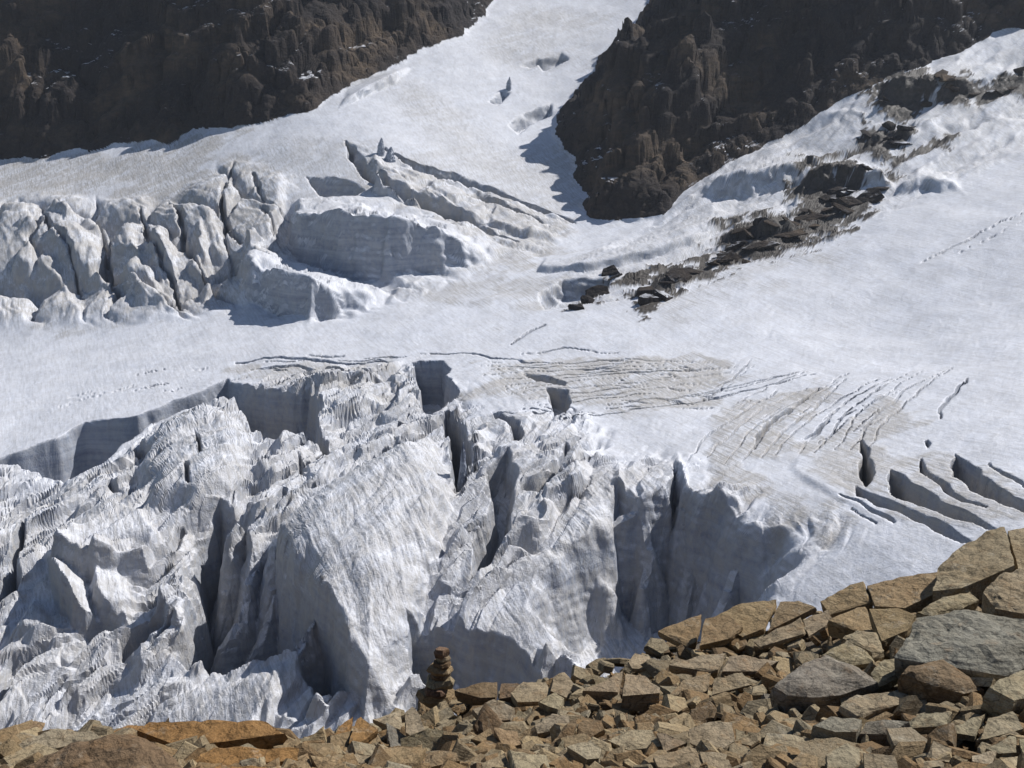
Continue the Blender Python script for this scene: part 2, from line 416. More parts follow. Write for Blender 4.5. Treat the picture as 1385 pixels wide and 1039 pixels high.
# --- broken blocks on the left
block([(72, 738, 44), (85, 716, 36), (120, 700, 20), (150, 672, 8), (200, 690, 8), (223, 716, 20), (205, 746, 30), (150, 756, 32), (110, 760, 36)], 4, 1.0, 'serac', 'broad tilted serac with striped sunlit top and dark left end')
block([(58, 746, 12), (80, 763, 74), (98, 800, 54), (115, 846, 14), (136, 842, 6), (130, 800, 0), (106, 760, 0), (85, 746, 0)], 3, 1.0, 'serac', 'thin leaning ice fin with smooth shaded blue side')
block([(118, 790, 42), (125, 756, 26), (140, 745, 5), (160, 765, 0), (190, 815, 10), (176, 840, 12), (150, 836, 16), (134, 816, 30)], 3.5, 1.2, 'serac', 'upright pale serac beside the thin leaning ice fin')
block([(6, 850, 22), (34, 802, 18), (50, 788, 12), (70, 815, 16), (86, 856, 14), (40, 872, 14)], 6, 1.2, 'serac', 'triangular sunlit serac left of the thin leaning ice fin')
block([(180, 640, 8), (190, 600, 8), (230, 570, 5), (290, 550, 8), (330, 560, 14), (349, 592, 12), (340, 622, 6), (320, 660, 8), (270, 690, 10), (210, 680, 10)], 8, 2.5, 'serac', 'rounded dome of ice in front of the long shaded ledge', 5.0, 18.0)
block([(205, 800, 40), (222, 770, 20), (248, 745, 10), (258, 770, 10), (262, 800, 10), (250, 850, 20), (215, 838, 20)], 4, 1.5, 'serac', 'jagged sunlit serac on the left brink of the dark hollow')
pitd(15, [(33, 690), (36, 710), (28, 760), (30, 790), (10, 815), (-10, 840), (-30, 830), (0, 790), (15, 740)], 3)
pitd(9, [(160, 872), (200, 846), (226, 838), (230, 851), (190, 882), (165, 892)], 2.5)
pitd(8, [(174, 606), (190, 603), (212, 614), (195, 628), (186, 622)], 2)
pitd(9, [(264, 600), (271, 604), (276, 630), (268, 632)], 1.6)
pitd(8, [(250, 645), (259, 650), (262, 676), (249, 676)], 1.8)
pitd(7, [(134, 662), (150, 642), (158, 655), (166, 664), (150, 662)], 2)
pitd(6, [(402, 612), (408, 612), (412, 642), (402, 642)], 1.6)
pitd(6, [(372, 678), (382, 662), (390, 664), (380, 682)], 2)
pitd(5, [(392, 676), (410, 660), (408, 668), (396, 684)], 2)
block([(200, 950, 20), (245, 914, 10), (330, 902, 8), (396, 888, 10), (402, 940, 20), (415, 985, 10), (300, 1000, 0), (200, 1000, 0)], 8, 2, 'snow_mound', 'low white snow mound in front of the dark hollow, just beyond the orange slabs')
block([(412, 960, 20), (428, 932, 30), (445, 945, 20), (452, 975, 10), (420, 985, 8)], 3, 1.2)

# --- regions
SMOOTH = [(region(p), k) for (p, k) in (
    ([(366, 725), (395, 690), (450, 655), (505, 625), (590, 590), (612, 640), (612, 700), (600, 760), (575, 810), (560, 860), (530, 960), (480, 960), (462, 890), (440, 838), (408, 812), (380, 765)], .92),
    ([(800, 700), (835, 640), (905, 620), (935, 650), (1060, 712), (1130, 742), (1050, 815), (960, 940), (800, 920), (740, 860)], .62),
    ([(190, 640), (200, 600), (240, 570), (290, 552), (330, 562), (345, 592), (330, 640), (270, 685), (215, 675)], .75),
    ([(80, 715), (150, 672), (200, 690), (223, 716), (205, 746), (110, 760)], .85),
    ([(58, 746), (85, 746), (106, 760), (130, 800), (136, 842), (100, 860), (75, 830)], .85),
    ([(118, 800), (140, 745), (160, 765), (190, 815), (176, 850), (150, 850)], .8),
    ([(6, 860), (34, 802), (50, 788), (70, 815), (86, 856), (40, 880)], .8),
    ([(620, 880), (690, 790), (750, 710), (830, 630), (860, 640), (830, 720), (780, 870), (700, 900)], .9),
    ([(640, 500), (760, 560), (700, 610), (650, 600), (625, 540)], .6),
    ([(245, 914), (330, 902), (396, 888), (402, 940), (415, 985), (200, 1000)], .7),
)]
BROKEN = region([(-200, 660), (0, 640), (90, 648), (160, 605), (300, 535), (450, 500), (560, 490), (640, 560), (770, 560), (830, 632), (900, 615), (935, 645), (1060, 708), (1130, 740), (1060, 800), (980, 900), (900, 960), (700, 1000), (0, 1050), (-400, 1050)])
BROKEN2 = region([(-200, 300), (40, 270), (110, 275), (240, 280), (300, 230), (390, 250), (390, 340), (330, 400), (260, 425), (100, 430), (-200, 440)])
BROKEN3 = region([(480, 200), (540, 222), (640, 250), (770, 300), (730, 345), (640, 320), (520, 270)])
SHELVES = region([(380, 330), (400, 285), (530, 285), (600, 300), (680, 350), (600, 385), (520, 415), (430, 440), (330, 420), (320, 350)])
FBANK = region([(905, 290), (960, 230), (1060, 190), (1130, 150), (1200, 110), (1385, 50), (1600, 10), (1600, 180), (1385, 200), (1300, 250), (1200, 290), (1080, 330), (960, 370), (830, 420), (730, 420), (740, 370)])
DIRTS = [(region(p), s, a) for (p, s, a) in (
    ([(640, 490), (800, 484), (960, 486), (1020, 510), (960, 545), (860, 560), (740, 540), (650, 540)], 6, .8),
    ([(950, 590), (1010, 540), (1100, 520), (1130, 535), (1080, 580), (1050, 620), (980, 615)], 3, .8),
    ([(1100, 590), (1200, 535), (1280, 550), (1180, 585)], 3, .7),
    ([(1095, 600), (1165, 590), (1240, 605), (1300, 612), (1400, 660), (1400, 720), (1200, 700), (1130, 660)], 4, .75),
    ([(930, 640), (1000, 625), (1080, 660), (1160, 715), (1120, 745), (1060, 712), (990, 680)], 5, .85),
    ([(300, 500), (520, 484), (560, 500), (540, 560), (440, 545), (360, 520)], 5, .7),
    ([(240, 215), (400, 225), (395, 300), (385, 330), (340, 345), (250, 330), (130, 270)], 14, .8),
    ([(470, 195), (540, 222), (640, 245), (780, 300), (760, 340), (690, 370), (640, 330), (560, 290), (500, 262)], 10, .75),
    ([(640, 350), (730, 360), (800, 400), (700, 420), (600, 410), (560, 395)], 25, .6),
    ([(850, 420), (950, 370), (1090, 330), (1120, 350), (1000, 400), (900, 430)], 20, .5),
    ([(-300, 330), (0, 300), (120, 290), (250, 300), (330, 400), (250, 430), (-300, 440)], 25, .6),
    ([(700, 330), (760, 300), (790, 285), (770, 230), (740, 240), (690, 260)], 20, .5),
    ([(-200, 250), (0, 222), (130, 205), (230, 195), (300, 170), (330, 180), (240, 235), (100, 260), (-200, 300)], 10, .8),
)]
ROCKS = [(region(p), n) for (p, n) in (
    ([(775, 405), (800, 385), (835, 374), (830, 386), (800, 402), (770, 416)], 6),
    ([(862, 415), (880, 380), (895, 362), (940, 362), (925, 388), (895, 412), (868, 422)], 7),
    ([(950, 358), (965, 335), (985, 306), (1045, 290), (1085, 308), (1065, 345), (1010, 350), (975, 366)], 9),
    ([(1070, 300), (1078, 265), (1095, 224), (1130, 214), (1160, 225), (1150, 260), (1170, 285), (1130, 318), (1090, 316)], 9),
    ([(1150, 228), (1205, 236), (1205, 250), (1160, 256)], 6),
    ([(1010, 330), (1060, 300), (1110, 300), (1120, 318), (1060, 345)], 9),
    ([(900, 372), (950, 345), (990, 352), (940, 385), (905, 395)], 8),
    ([(840, 385), (870, 368), (900, 360), (880, 382), (850, 398)], 6),
    ([(1178, 150), (1186, 122), (1212, 104), (1250, 102), (1256, 122), (1222, 165), (1196, 160)], 7),
    ([(1158, 205), (1170, 180), (1200, 166), (1234, 190), (1222, 208), (1195, 222)], 7),
    ([(1235, 200), (1290, 190), (1280, 206), (1240, 212)], 5),
    ([(1262, 140), (1290, 116), (1340, 110), (1366, 126), (1340, 140), (1280, 142)], 6),
    ([(1340, 110), (1400, 88), (1400, 128), (1356, 128)], 6),
)]
CLIFF_L = region([(-420, 262), (-200, 238), (0, 216), (60, 216), (100, 205), (132, 200), (180, 192), (230, 193), (262, 172), (310, 176), (345, 165), (420, 152), (452, 128), (500, 103), (560, 72), (610, 52), (645, 30), (662, 8), (668, -20), (690, -60)])
CLIFF_L = CLIFF_L + [(CLIFF_L[-1][0] + 40, 2300), (-2000, 2300), (-2000, CLIFF_L[0][1])]
CLIFF_R = region([(905, -50), (885, 0), (862, 40), (820, 70), (800, 105), (760, 150), (750, 175), (778, 210), (786, 250), (800, 296), (830, 300), (900, 292), (915, 272), (960, 238), (1030, 200), (1062, 182), (1100, 155), (1150, 132), (1200, 108), (1260, 86), (1310, 66), (1345, 46), (1400, 38), (1560, 5), (1750, -30)])
CLIFF_R = CLIFF_R + [(2200, 2300), (CLIFF_R[0][0] + 150, 2300)]

def soft(P, X, Y, e, wob=0.0, sc=20.0, seed=3):
    d = sdf_poly(P, X, Y)
    if wob: d = d + wob * fbm(X / sc, Y / sc, 3, seed)
    return sstep(-e, e, d)

SERAC_ID = {}
def height(X, Y, detail=True):
    """height of everything beyond the moraine, and the masks the materials use"""
    H = base(X, Y).astype(np.float64)
    B0 = H.copy()
    shp = X.shape
    ids = np.zeros(shp, np.int32)
    if detail:
        rag1 = fbm(X / 11.0, Y / 11.0, 2, 21, .35); rag2 = fbm(X / 22.0, Y / 22.0, 2, 31)
    far = sstep(560, 800, Y)
    for k, (P, Hh, e, rg, nm, lb) in enumerate(BLOCKS):
        xs = [p[0] for p in P]; ys = [p[1] for p in P]
        m = (X > min(xs) - 12) & (X < max(xs) + 12) & (Y > min(ys) - 12) & (Y < max(ys) + 12)
        if not m.any(): continue
        x, y = X[m], Y[m]
        d = sdf_poly(P, x, y)
        s0 = d > -0.6
        if detail: d = d + rg * rag1[m] * 0.8 + rg * rag2[m] * 0.7
        r = mvc(P, Hh, x, y) * sstep(0, e, d)
        dm, rd = DOME[k]
        if dm: r = r + dm * (1 - (1 - np.clip(d / rd, 0, 1)) ** 2)
        H[m] += r
        if nm:
            t = ids[m]; t[s0] = k + 1; ids[m] = t
    for (P, D, e, rg) in PITS:
        xs = [p[0] for p in P]; ys = [p[1] for p in P]
        m = (X > min(xs) - 8) & (X < max(xs) + 8) & (Y > min(ys) - 8) & (Y < max(ys) + 8)
        if not m.any(): continue
        x, y = X[m], Y[m]
        d = sdf_poly(P, x, y)
        if detail: d = d + rg * rag1[m] * 0.8 + rg * rag2[m] * 0.6
        H[m] -= mvc(P, D, x, y) * sstep(0, e, d)
    for (P, W, dep) in CRACKS:
        xs = [p[0] for p in P]; ys = [p[1] for p in P]
        m = (X > min(xs) - 8) & (X < max(xs) + 8) & (Y > min(ys) - 8) & (Y < max(ys) + 8)
        if not m.any(): continue
        x, y = X[m], Y[m]
        if detail:
            x = x + 2.0 * rag2[m] + .5 * rag1[m]; y = y + 2.0 * rag1[m]
        d, w = dist_line(P, x, y, W)
        H[m] -= dep * (1 - sstep(0.25, 1.0, d / np.maximum(w, .05)))
    for (P, sl, w0) in RIDGES:
        xs = [p[0] for p in P]; ys = [p[1] for p in P]
        m = (X > min(xs) - 40) & (X < max(xs) + 40) & (Y > min(ys) - 30) & (Y < max(ys) + 12)
        if not m.any(): continue
        x, y = X[m], Y[m]
        if detail: x = x + 1.6 * rag2[m] + .8 * rag1[m]; y = y + 1.2 * rag1[m]
        best = np.full(x.shape, -1e9)
        for i in range(len(P) - 1):
            ax, ay, az = P[i]; bx, by, bz = P[i + 1]
            ex, ey = bx - ax, by - ay
            t = np.clip(((x - ax) * ex + (y - ay) * ey) / (ex * ex + ey * ey), 0, 1)
            d = np.sqrt((x - ax - ex * t) ** 2 + (y - ay - ey * t) ** 2)
            best = np.maximum(best, az + (bz - az) * t - sl * np.maximum(d - w0, 0))
        H[m] = np.maximum(H[m], best)
    # cliffs
    def cliff(P, seed):
        m = np.zeros(shp, bool)
        d = np.full(shp, -1e3)
        sel = Y > 650
        if detail:
            d[sel] = sdf_poly(P, X[sel], Y[sel]) + 5.0 * fbm(X[sel] / 30, Y[sel] / 30, 4, seed)
        else:
            d[sel] = sdf_poly(P, X[sel], Y[sel])
        return d
    dl = cliff(CLIFF_L, 51); dr = cliff(CLIFF_R, 61)
    return_masks = {}
    for d, seed, steep in ((dl, 71, .95), (dr, 81, 1.05)):
        m = d > -4
        if not m.any(): continue
        x, y = X[m], Y[m]; q = np.maximum(d[m], 0)
        up = steep * q
        if seed == 81:          # the flank above the tongue is gentler
            fl, _ = dist_line(CLIFF_R[:10], x, y)
            up = np.minimum(up, 6 + .62 * fl)
        if detail:
            ramp = sstep(0, 60, q)
            wx = x + 30 * fbm(x / 90, y / 90, 3, seed + 1); wy = y + 30 * fbm(x / 90, y / 90, 3, seed + 2)
            up = up + ramp * (30 * fbm(wx / 140, wy / 140, 4, seed + 3, .5) + 26 * (ridged(wx / 95, wy / 125, 3, seed + 5, .5) - .35))
            ux, uy = (x * .8 + y * .6), (-x * .6 + y * .8)
            up = up + sstep(0, 30, q) * (17 * (facets(ux / 46, uy / 30, seed + 21, 1.2, 4.0) - .6) + 8 * (facets(ux / 19, uy / 13, seed + 22, 1.2, 4.0) - .6))
            up = up + sstep(0, 8, q) * 5.0 * (facets(ux / 8.5, uy / 6.5, seed + 23, 1.2, 4.0) - .5)
            st = up / 22.0 + .8 * fbm(x / 70, y / 70, 3, seed + 9)           # ledges
            fr = st - np.floor(st)
            up = up + sstep(0, 25, q) * 15.0 * (sstep(.3, .6, fr) - fr)
            up = np.maximum(up, 0.15 * q)
        H[m] += up
    if not detail:
        return H
    # broken ice
    br = np.zeros(shp); 
    sel = Y < 640
    br[sel] = soft(BROKEN, X[sel], Y[sel], 14, 8, 25)
    b2 = np.zeros(shp); sel2 = (Y > 640) & (Y < 1000)
    b2[sel2] = soft(BROKEN2, X[sel2], Y[sel2], 18, 8, 30)
    b3 = np.zeros(shp); b3[sel2] = soft(BROKEN3, X[sel2], Y[sel2], 8, 5, 20)
    fb = np.zeros(shp); fb[sel2] = soft(FBANK, X[sel2], Y[sel2], 14, 8, 30)
    incl = sstep(2, -6, np.maximum(dl, dr))
    shf = np.zeros(shp); shf[sel2] = .8 * soft(SHELVES, X[sel2], Y[sel2], 12, 5, 20)
    shf *= incl
    br *= incl; b2 *= incl; b3 *= incl; fb *= incl
    SM = np.ones(shp)
    for (P, k) in SMOOTH:
        xs = [p[0] for p in P]; ys = [p[1] for p in P]
        m = (X > min(xs) - 20) & (X < max(xs) + 20) & (Y > min(ys) - 20) & (Y < max(ys) + 20)
        SM[m] *= 1 - k * soft(P, X[m], Y[m], 5)
    for mask, sm, sc, amp, seed, ca, sa, an in ((br, SM, 14.0, 6.6, 101, .62, .78, 3.0), (b2, 1.0, 40.0, 16.0, 111, .55, -.83, 2.6), (fb, 1.0, 30.0, 4.4, 121, .88, .47, 3.0), (b3, 1.0, 30.0, 7.0, 131, .85, -.5, 1.8), (shf, 1.0, 26.0, 5.0, 136, .85, -.5, 1.4)):
        m = mask > 0.01
        if not m.any(): continue
        x, y = X[m], Y[m]
        k = mask[m]; ks = k * (sm[m] if isinstance(sm, np.ndarray) else sm)
        wx = x + 4 * fbm(x / 24, y / 24, 2, seed + 1); wy = y + 4 * fbm(x / 24, y / 24, 2, seed + 2)
        rx = (wx * ca + wy * sa) / (sc * an); ry = (-wx * sa + wy * ca) / sc
        big = seed == 111
        bend = .5 * fbm(x / 70, y / 70, 2, seed + 4)
        rx = rx + .3 * bend; ry = ry + bend * (1.2 if seed == 101 else .4)
        if big:          # pillows of old ice, creased where they meet
            f1, f2, h, ox, oy = worley(rx, ry, seed)
            H[m] += k * amp * (1.15 * (1 - np.minimum(f1, 1.0) ** 2) - .75 + .5 * (_RND[2][h] - .5) * sstep(0, .35, f2 - f1) - .35 * (1 - sstep(0, .12, f2 - f1)))
            H[m] += k * 1.5 * ridged(rx * 2.2, ry * 7.0 + 1.5 * bend, 3, seed + 6)
        else:
            H[m] += ks * amp * (facets(rx, ry, seed, 1.0, 5.0, .5) - .55)
        H[m] += (.9 * ks + .1 * k) * amp * (.07 if big else .18 if seed == 121 else .36) * (facets(rx * 2.6 + 5.1, ry * 2.4 + 1.7, seed + 7, 1.1, 6.0) - .55)
        H[m] += (.75 * ks + .25 * k) * amp * (.03 if big or seed == 121 else .055) * (facets(rx * 6.3 + 2.1, ry * 6.0 + 4.7, seed + 9, 1.1, 5.0) - .55)
    # flow stripes, fluting and grain
    rough = np.clip(br + b2 + b3 + .8 * fb, 0, 1)
    s1 = (X * .62 + Y * .78)
    s2 = (-X * .78 + Y * .62)
    H += (.10 + .06 * rough) * incl * (ridged(s1 / 4.2 + .6 * rag1, s2 / 16.0, 3, 141) - .4) * (.6 + .7 * far)
    H += (.08 + .16 * rough) * incl * fbm(X / 5.0, Y / 5.0, 4, 151) * (.55 + .7 * far)
    H += incl * 1.1 * fbm(X / 55, Y / 55, 3, 161)
    H += incl * (1 - rough) * .34 * ridged((X * .55 - Y * .83) / 17 + .5 * rag2, (X * .83 + Y * .55) / 150, 3, 168)
    H += incl * .10 * fbm(X / 2.2, Y / 2.2, 2, 166) * (1 - far)
    m = br > .02
    x, y = X[m], Y[m]
    H[m] += br[m] * (.06 * ridged((x * .92 + y * .40) / 3.6 + .6 * rag2[m], (x * .40 - y * .92) / 22.0, 3, 191, .6))
    m = SM < .98
    x, y = X[m], Y[m]
    H[m] += (1 - SM[m]) * (.7 * ridged((x * .94 + y * .35) / 7.0 + .25 * rag2[m], (x * .35 - y * .94) / 80.0, 5, 181, .62) + .5 * fbm((x * .94 + y * .35) / 12, (x * .35 - y * .94) / 30, 2, 185))
    if fb.max() > 0:
        m = fb > .01
        x, y = X[m], Y[m]
        H[m] += fb[m] * 2.6 * ridged((x * .52 - y * .85) / 15.0, (x * .85 + y * .52) / 80.0, 3, 171)
    # masks for colour
    dirt = np.zeros(shp, np.float32)
    for (P, e, a) in DIRTS:
        xs = [p[0] for p in P]; ys = [p[1] for p in P]
        m = (X > min(xs) - 40) & (X < max(xs) + 40) & (Y > min(ys) - 40) & (Y < max(ys) + 40)
        if m.any(): dirt[m] = np.maximum(dirt[m], a * soft(P, X[m], Y[m], e, 9 + e, 26, 7))
    dirt = np.maximum(dirt, (.20 + .34 * sstep(700, 950, Y) * sstep(.1, -.3, fbm(X / 200, Y / 200, 2, 401))).astype(np.float32))
    rock = np.zeros(shp, np.float32)
    for (P, n) in ROCKS:
        xs = [p[0] for p in P]; ys = [p[1] for p in P]
        m = (X > min(xs) - 60) & (X < max(xs) + 60) & (Y > min(ys) - 60) & (Y < max(ys) + 60)
        if m.any():
            d = sdf_poly(P, X[m], Y[m])
            kk = sstep(-.8, 1.2, d + 1.5 + n * 1.9 * fbm((X[m] * .9 + Y[m] * .43) / 26, (-X[m] * .43 + Y[m] * .9) / 13, 5, 77, .7))
            rock[m] = np.maximum(rock[m], kk)
            H[m] += kk * (.5 + 1.1 * fbm(X[m] / 22, Y[m] / 22, 3, 79) + .35 * fbm(X[m] / 6, Y[m] / 6, 3, 83))
    dirt = np.maximum(dirt, (.55 * br + .75 * b2 + .4 * fb).astype(np.float32))
    return H, dirt, rock, ids, dl, dr, rough, incl

# ------------------------------------------------------------------ tessellation: a fan of strips, denser where the ground is steep
NCOL, NROW = 1150, 1000
TAN = np.linspace(-0.66, 0.62, NCOL)
def fan_rows():
    nc, nr = 150, 2200
    t = np.linspace(TAN[0], TAN[-1], nc)
    ys = np.exp(np.linspace(math.log(175), math.log(1750), nr))
    Yg = np.repeat(ys[None], nc, 0); Xg = t[:, None] * Yg
    Hc = height(Xg, Yg, detail=False)
    _, v = project(Xg, Yg, Hc)
    dv = -np.diff(v, axis=1)
    ds = np.where(dv > 0, dv, -.25 * dv) + .10
    ds = np.minimum(ds, 14)
    ds[:, ys[1:] > 1480] *= .25
    # soften along and across
    ker = np.ones(9) / 9
    ds = np.apply_along_axis(lambda r: np.convolve(np.pad(r, 4, 'edge'), ker, 'valid'), 1, ds)
    ker = np.array([1, 2, 3, 2, 1]) / 9
    ds = np.apply_along_axis(lambda r: np.convolve(np.pad(r, 2, 'edge'), ker, 'valid'), 0, ds)
    c = np.concatenate([np.zeros((nc, 1)), np.cumsum(ds, 1)], 1)
    c /= c[:, -1:]
    g = np.linspace(0, 1, NROW)
    R = np.stack([np.interp(g, c[i], ys) for i in range(nc)])
    out = np.empty((NCOL, NROW))
    for j in range(NROW): out[:, j] = np.interp(TAN, t, R[:, j])
    return out
GY = fan_rows()
GX = TAN[:, None] * GY
GH, DIRT, ROCK, IDS, DL, DR, ROUGH, ONICE = height(GX, GY)
def crag():
    """push the steep faces in and out, so that walls and cliffs are broken up in depth as well"""
    global GX, GY, GH
    e1 = np.stack([np.gradient(A, axis=0) for A in (GX, GY, GH)]); e2 = np.stack([np.gradient(A, axis=1) for A in (GX, GY, GH)])
    n = np.cross(e1, e2, axis=0); n /= np.linalg.norm(n, axis=0) + 1e-9
    n *= np.sign(n[2])[None]
    st = sstep(.66, .30, n[2])
    far = sstep(560, 800, GY)
    rockm = (1 - ONICE)
    s = 5.0 + 7.0 * far
    q = [perlin3(GX / s, GY / s, GH / s * .8, 301 + k) + .55 * perlin3(GX / s * 2.3, GY / s * 2.3, GH / s * 2.0, 311 + k) for k in range(2)]
    bed = perlin3(GX / (s * 4), GY / (s * 4), (GH + .25 * GX) / (s * .45), 331)
    amp = st * (.35 + 1.6 * far) * (1 - rockm)
    push = amp * (q[0] + .7 * bed)
    m = rockm > .02
    c = np.zeros_like(GH)
    x, y, z = GX[m], GY[m], GH[m]
    tot = 0; a = 1.0; f = 1 / 30.0
    for o in range(5):
        t = 1 - 2 * np.abs(perlin3(x * f, y * f, z * f * 1.6 + .3 * x * f, 351 + o)); tot = tot + a * t; a *= .62; f *= 2.05
    c[m] = rockm[m] * (tot + .2) * 1.1
    push = push + c - 4.0 * rockm * 0
    GX = GX + n[0] * push + amp * .5 * q[1]; GY = GY + n[1] * push; GH = GH + n[2] * push * np.where(rockm > .02, 1.0, .6)
crag()

# ------------------------------------------------------------------ materials
def new_mat(name):
    m = bpy.data.materials.new(name); m.use_nodes = True
    nt = m.node_tree; nt.nodes.clear()
    o = nt.nodes.new('ShaderNodeOutputMaterial'); p = nt.nodes.new('ShaderNodeBsdfPrincipled')
    nt.links.new(p.outputs[0], o.inputs[0])
    return m, nt, p
def N(nt, typ, **kw):
    n = nt.nodes.new(typ)
    for k, v in kw.items(): setattr(n, k, v)
    return n
def noise(nt, vec, scale, det=6, rough=.6):
    n = N(nt, 'ShaderNodeTexNoise'); n.inputs['Scale'].default_value = scale; n.inputs['Detail'].default_value = det; n.inputs['Roughness'].default_value = rough
    nt.links.new(vec, n.inputs['Vector']); return n.outputs['Fac']
def ramp(nt, fac, stops):
    r = N(nt, 'ShaderNodeValToRGB')
    while len(r.color_ramp.elements) < len(stops): r.color_ramp.elements.new(.5)
    for e, (p, c) in zip(r.color_ramp.elements, stops):
        e.position = p; e.color = (c[0], c[1], c[2], 1) if hasattr(c, '__len__') else (c, c, c, 1)
    nt.links.new(fac, r.inputs[0]); return r.outputs[0]
def mix(nt, fac, a, b, mode='MIX'):
    n = N(nt, 'ShaderNodeMix', data_type='RGBA', blend_type=mode)
    for s, val in ((0, fac), (6, a), (7, b)):
        if hasattr(val, 'links') or isinstance(val, bpy.types.NodeSocket): nt.links.new(val, n.inputs[s])
        elif s == 0: n.inputs[0].default_value = val
        else: n.inputs[s].default_value = (val[0], val[1], val[2], 1)
    return n.outputs[2]
def math_n(nt, op, a, b=None):
    n = N(nt, 'ShaderNodeMath', operation=op)
    for i, val in enumerate((a, b)):
        if val is None: continue
        if isinstance(val, bpy.types.NodeSocket): nt.links.new(val, n.inputs[i])
        else: n.inputs[i].default_value = val
    return n.outputs[0]
def bump(nt, p, h, strength, dist):
    b = N(nt, 'ShaderNodeBump'); b.inputs['Strength'].default_value = strength; b.inputs['Distance'].default_value = dist
    nt.links.new(h, b.inputs['Height']); nt.links.new(b.outputs[0], p.inputs['Normal'])

def ice_material():
    m, nt, p = new_mat('glacier_ice')
    geo = N(nt, 'ShaderNodeNewGeometry'); pos = geo.outputs['Position']
    ad = N(nt, 'ShaderNodeAttribute', attribute_name='dirt'); ar = N(nt, 'ShaderNodeAttribute', attribute_name='rock')
    sep = N(nt, 'ShaderNodeSeparateXYZ'); nt.links.new(geo.outputs['True Normal'], sep.inputs[0])
    n1 = noise(nt, pos, .045, 8, .62); n2 = noise(nt, pos, .35, 8, .7); n3 = noise(nt, pos, 1.4, 6, .7)
    col = mix(nt, ramp(nt, n1, [(.35, 0), (.7, 1)]), (.735, .752, .805), (.65, .665, .715))
    # bare ice on steep walls, tinted darker and bluer as painted shade; old snow elsewhere
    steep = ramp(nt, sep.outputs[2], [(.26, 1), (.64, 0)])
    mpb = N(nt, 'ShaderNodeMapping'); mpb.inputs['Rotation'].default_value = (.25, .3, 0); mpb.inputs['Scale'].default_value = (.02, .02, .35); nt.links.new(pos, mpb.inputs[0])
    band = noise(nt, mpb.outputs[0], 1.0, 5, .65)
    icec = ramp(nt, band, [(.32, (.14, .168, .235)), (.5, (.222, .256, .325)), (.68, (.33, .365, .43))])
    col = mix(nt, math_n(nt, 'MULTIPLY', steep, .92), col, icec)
    mpf = N(nt, 'ShaderNodeMapping', vector_type='TEXTURE'); mpf.inputs['Rotation'].default_value = (0, 0, -1.16); mpf.inputs['Scale'].default_value = (16, 1.1, 3.0); nt.links.new(pos, mpf.inputs[0])
    fol = noise(nt, mpf.outputs[0], 1.0, 6, .65)
    fo = math_n(nt, 'MULTIPLY', ramp(nt, fol, [(.47, 0), (.60, 1)]), math_n(nt, 'ADD', math_n(nt, 'MULTIPLY', ad.outputs['Fac'], 1.1), .06))
    col = mix(nt, fo, col, (.33, .325, .32))
    gr = math_n(nt, 'MULTIPLY', ramp(nt, n2, [(.42, 0), (.72, 1)]), .45)
    col = mix(nt, gr, col, (.52, .52, .525))
    mps = N(nt, 'ShaderNodeMapping', vector_type='TEXTURE'); mps.inputs['Rotation'].default_value = (0, 0, .75); mps.inputs['Scale'].default_value = (70, 9, 20); nt.links.new(pos, mps.inputs[0])
    strk = noise(nt, mps.outputs[0], 1.0, 7, .68)
    dn = math_n(nt, 'MULTIPLY', math_n(nt, 'MULTIPLY', ad.outputs['Fac'], ramp(nt, n2, [(.25, .45), (.62, 1)])), ramp(nt, strk, [(.36, .15), (.56, 1)]))
    col = mix(nt, dn, col, (.40, .372, .335))
    spk = math_n(nt, 'MULTIPLY', ramp(nt, n3, [(.58, 0), (.72, 1)]), math_n(nt, 'ADD', math_n(nt, 'MULTIPLY', ad.outputs['Fac'], .7), .12))
    col = mix(nt, spk, col, (.24, .215, .19))
    rc = ramp(nt, n2, [(.3, (.030, .026, .022)), (.55, (.062, .052, .043)), (.75, (.11, .095, .078))])
    col = mix(nt, ar.outputs['Fac'], col, rc)
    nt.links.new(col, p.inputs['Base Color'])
    p.inputs['Roughness'].default_value = .62
    p.inputs['Specular IOR Level'].default_value = .25
    h = math_n(nt, 'ADD', math_n(nt, 'MULTIPLY', n2, 1.0), math_n(nt, 'MULTIPLY', n3, .35))
    h = math_n(nt, 'ADD', h, math_n(nt, 'MULTIPLY', fol, math_n(nt, 'ADD', math_n(nt, 'MULTIPLY', ad.outputs['Fac'], 1.2), .1)))
    vz = N(nt, 'ShaderNodeTexVoronoi', feature='DISTANCE_TO_EDGE'); vz.inputs['Scale'].default_value = .55; nt.links.new(pos, vz.inputs['Vector'])
    h = math_n(nt, 'ADD', h, math_n(nt, 'MULTIPLY', ramp(nt, vz.outputs['Distance'], [(0, 0), (.10, 1)]), math_n(nt, 'MULTIPLY', ad.outputs['Fac'], .35)))
    bump(nt, p, h, .42, .9)
    return m
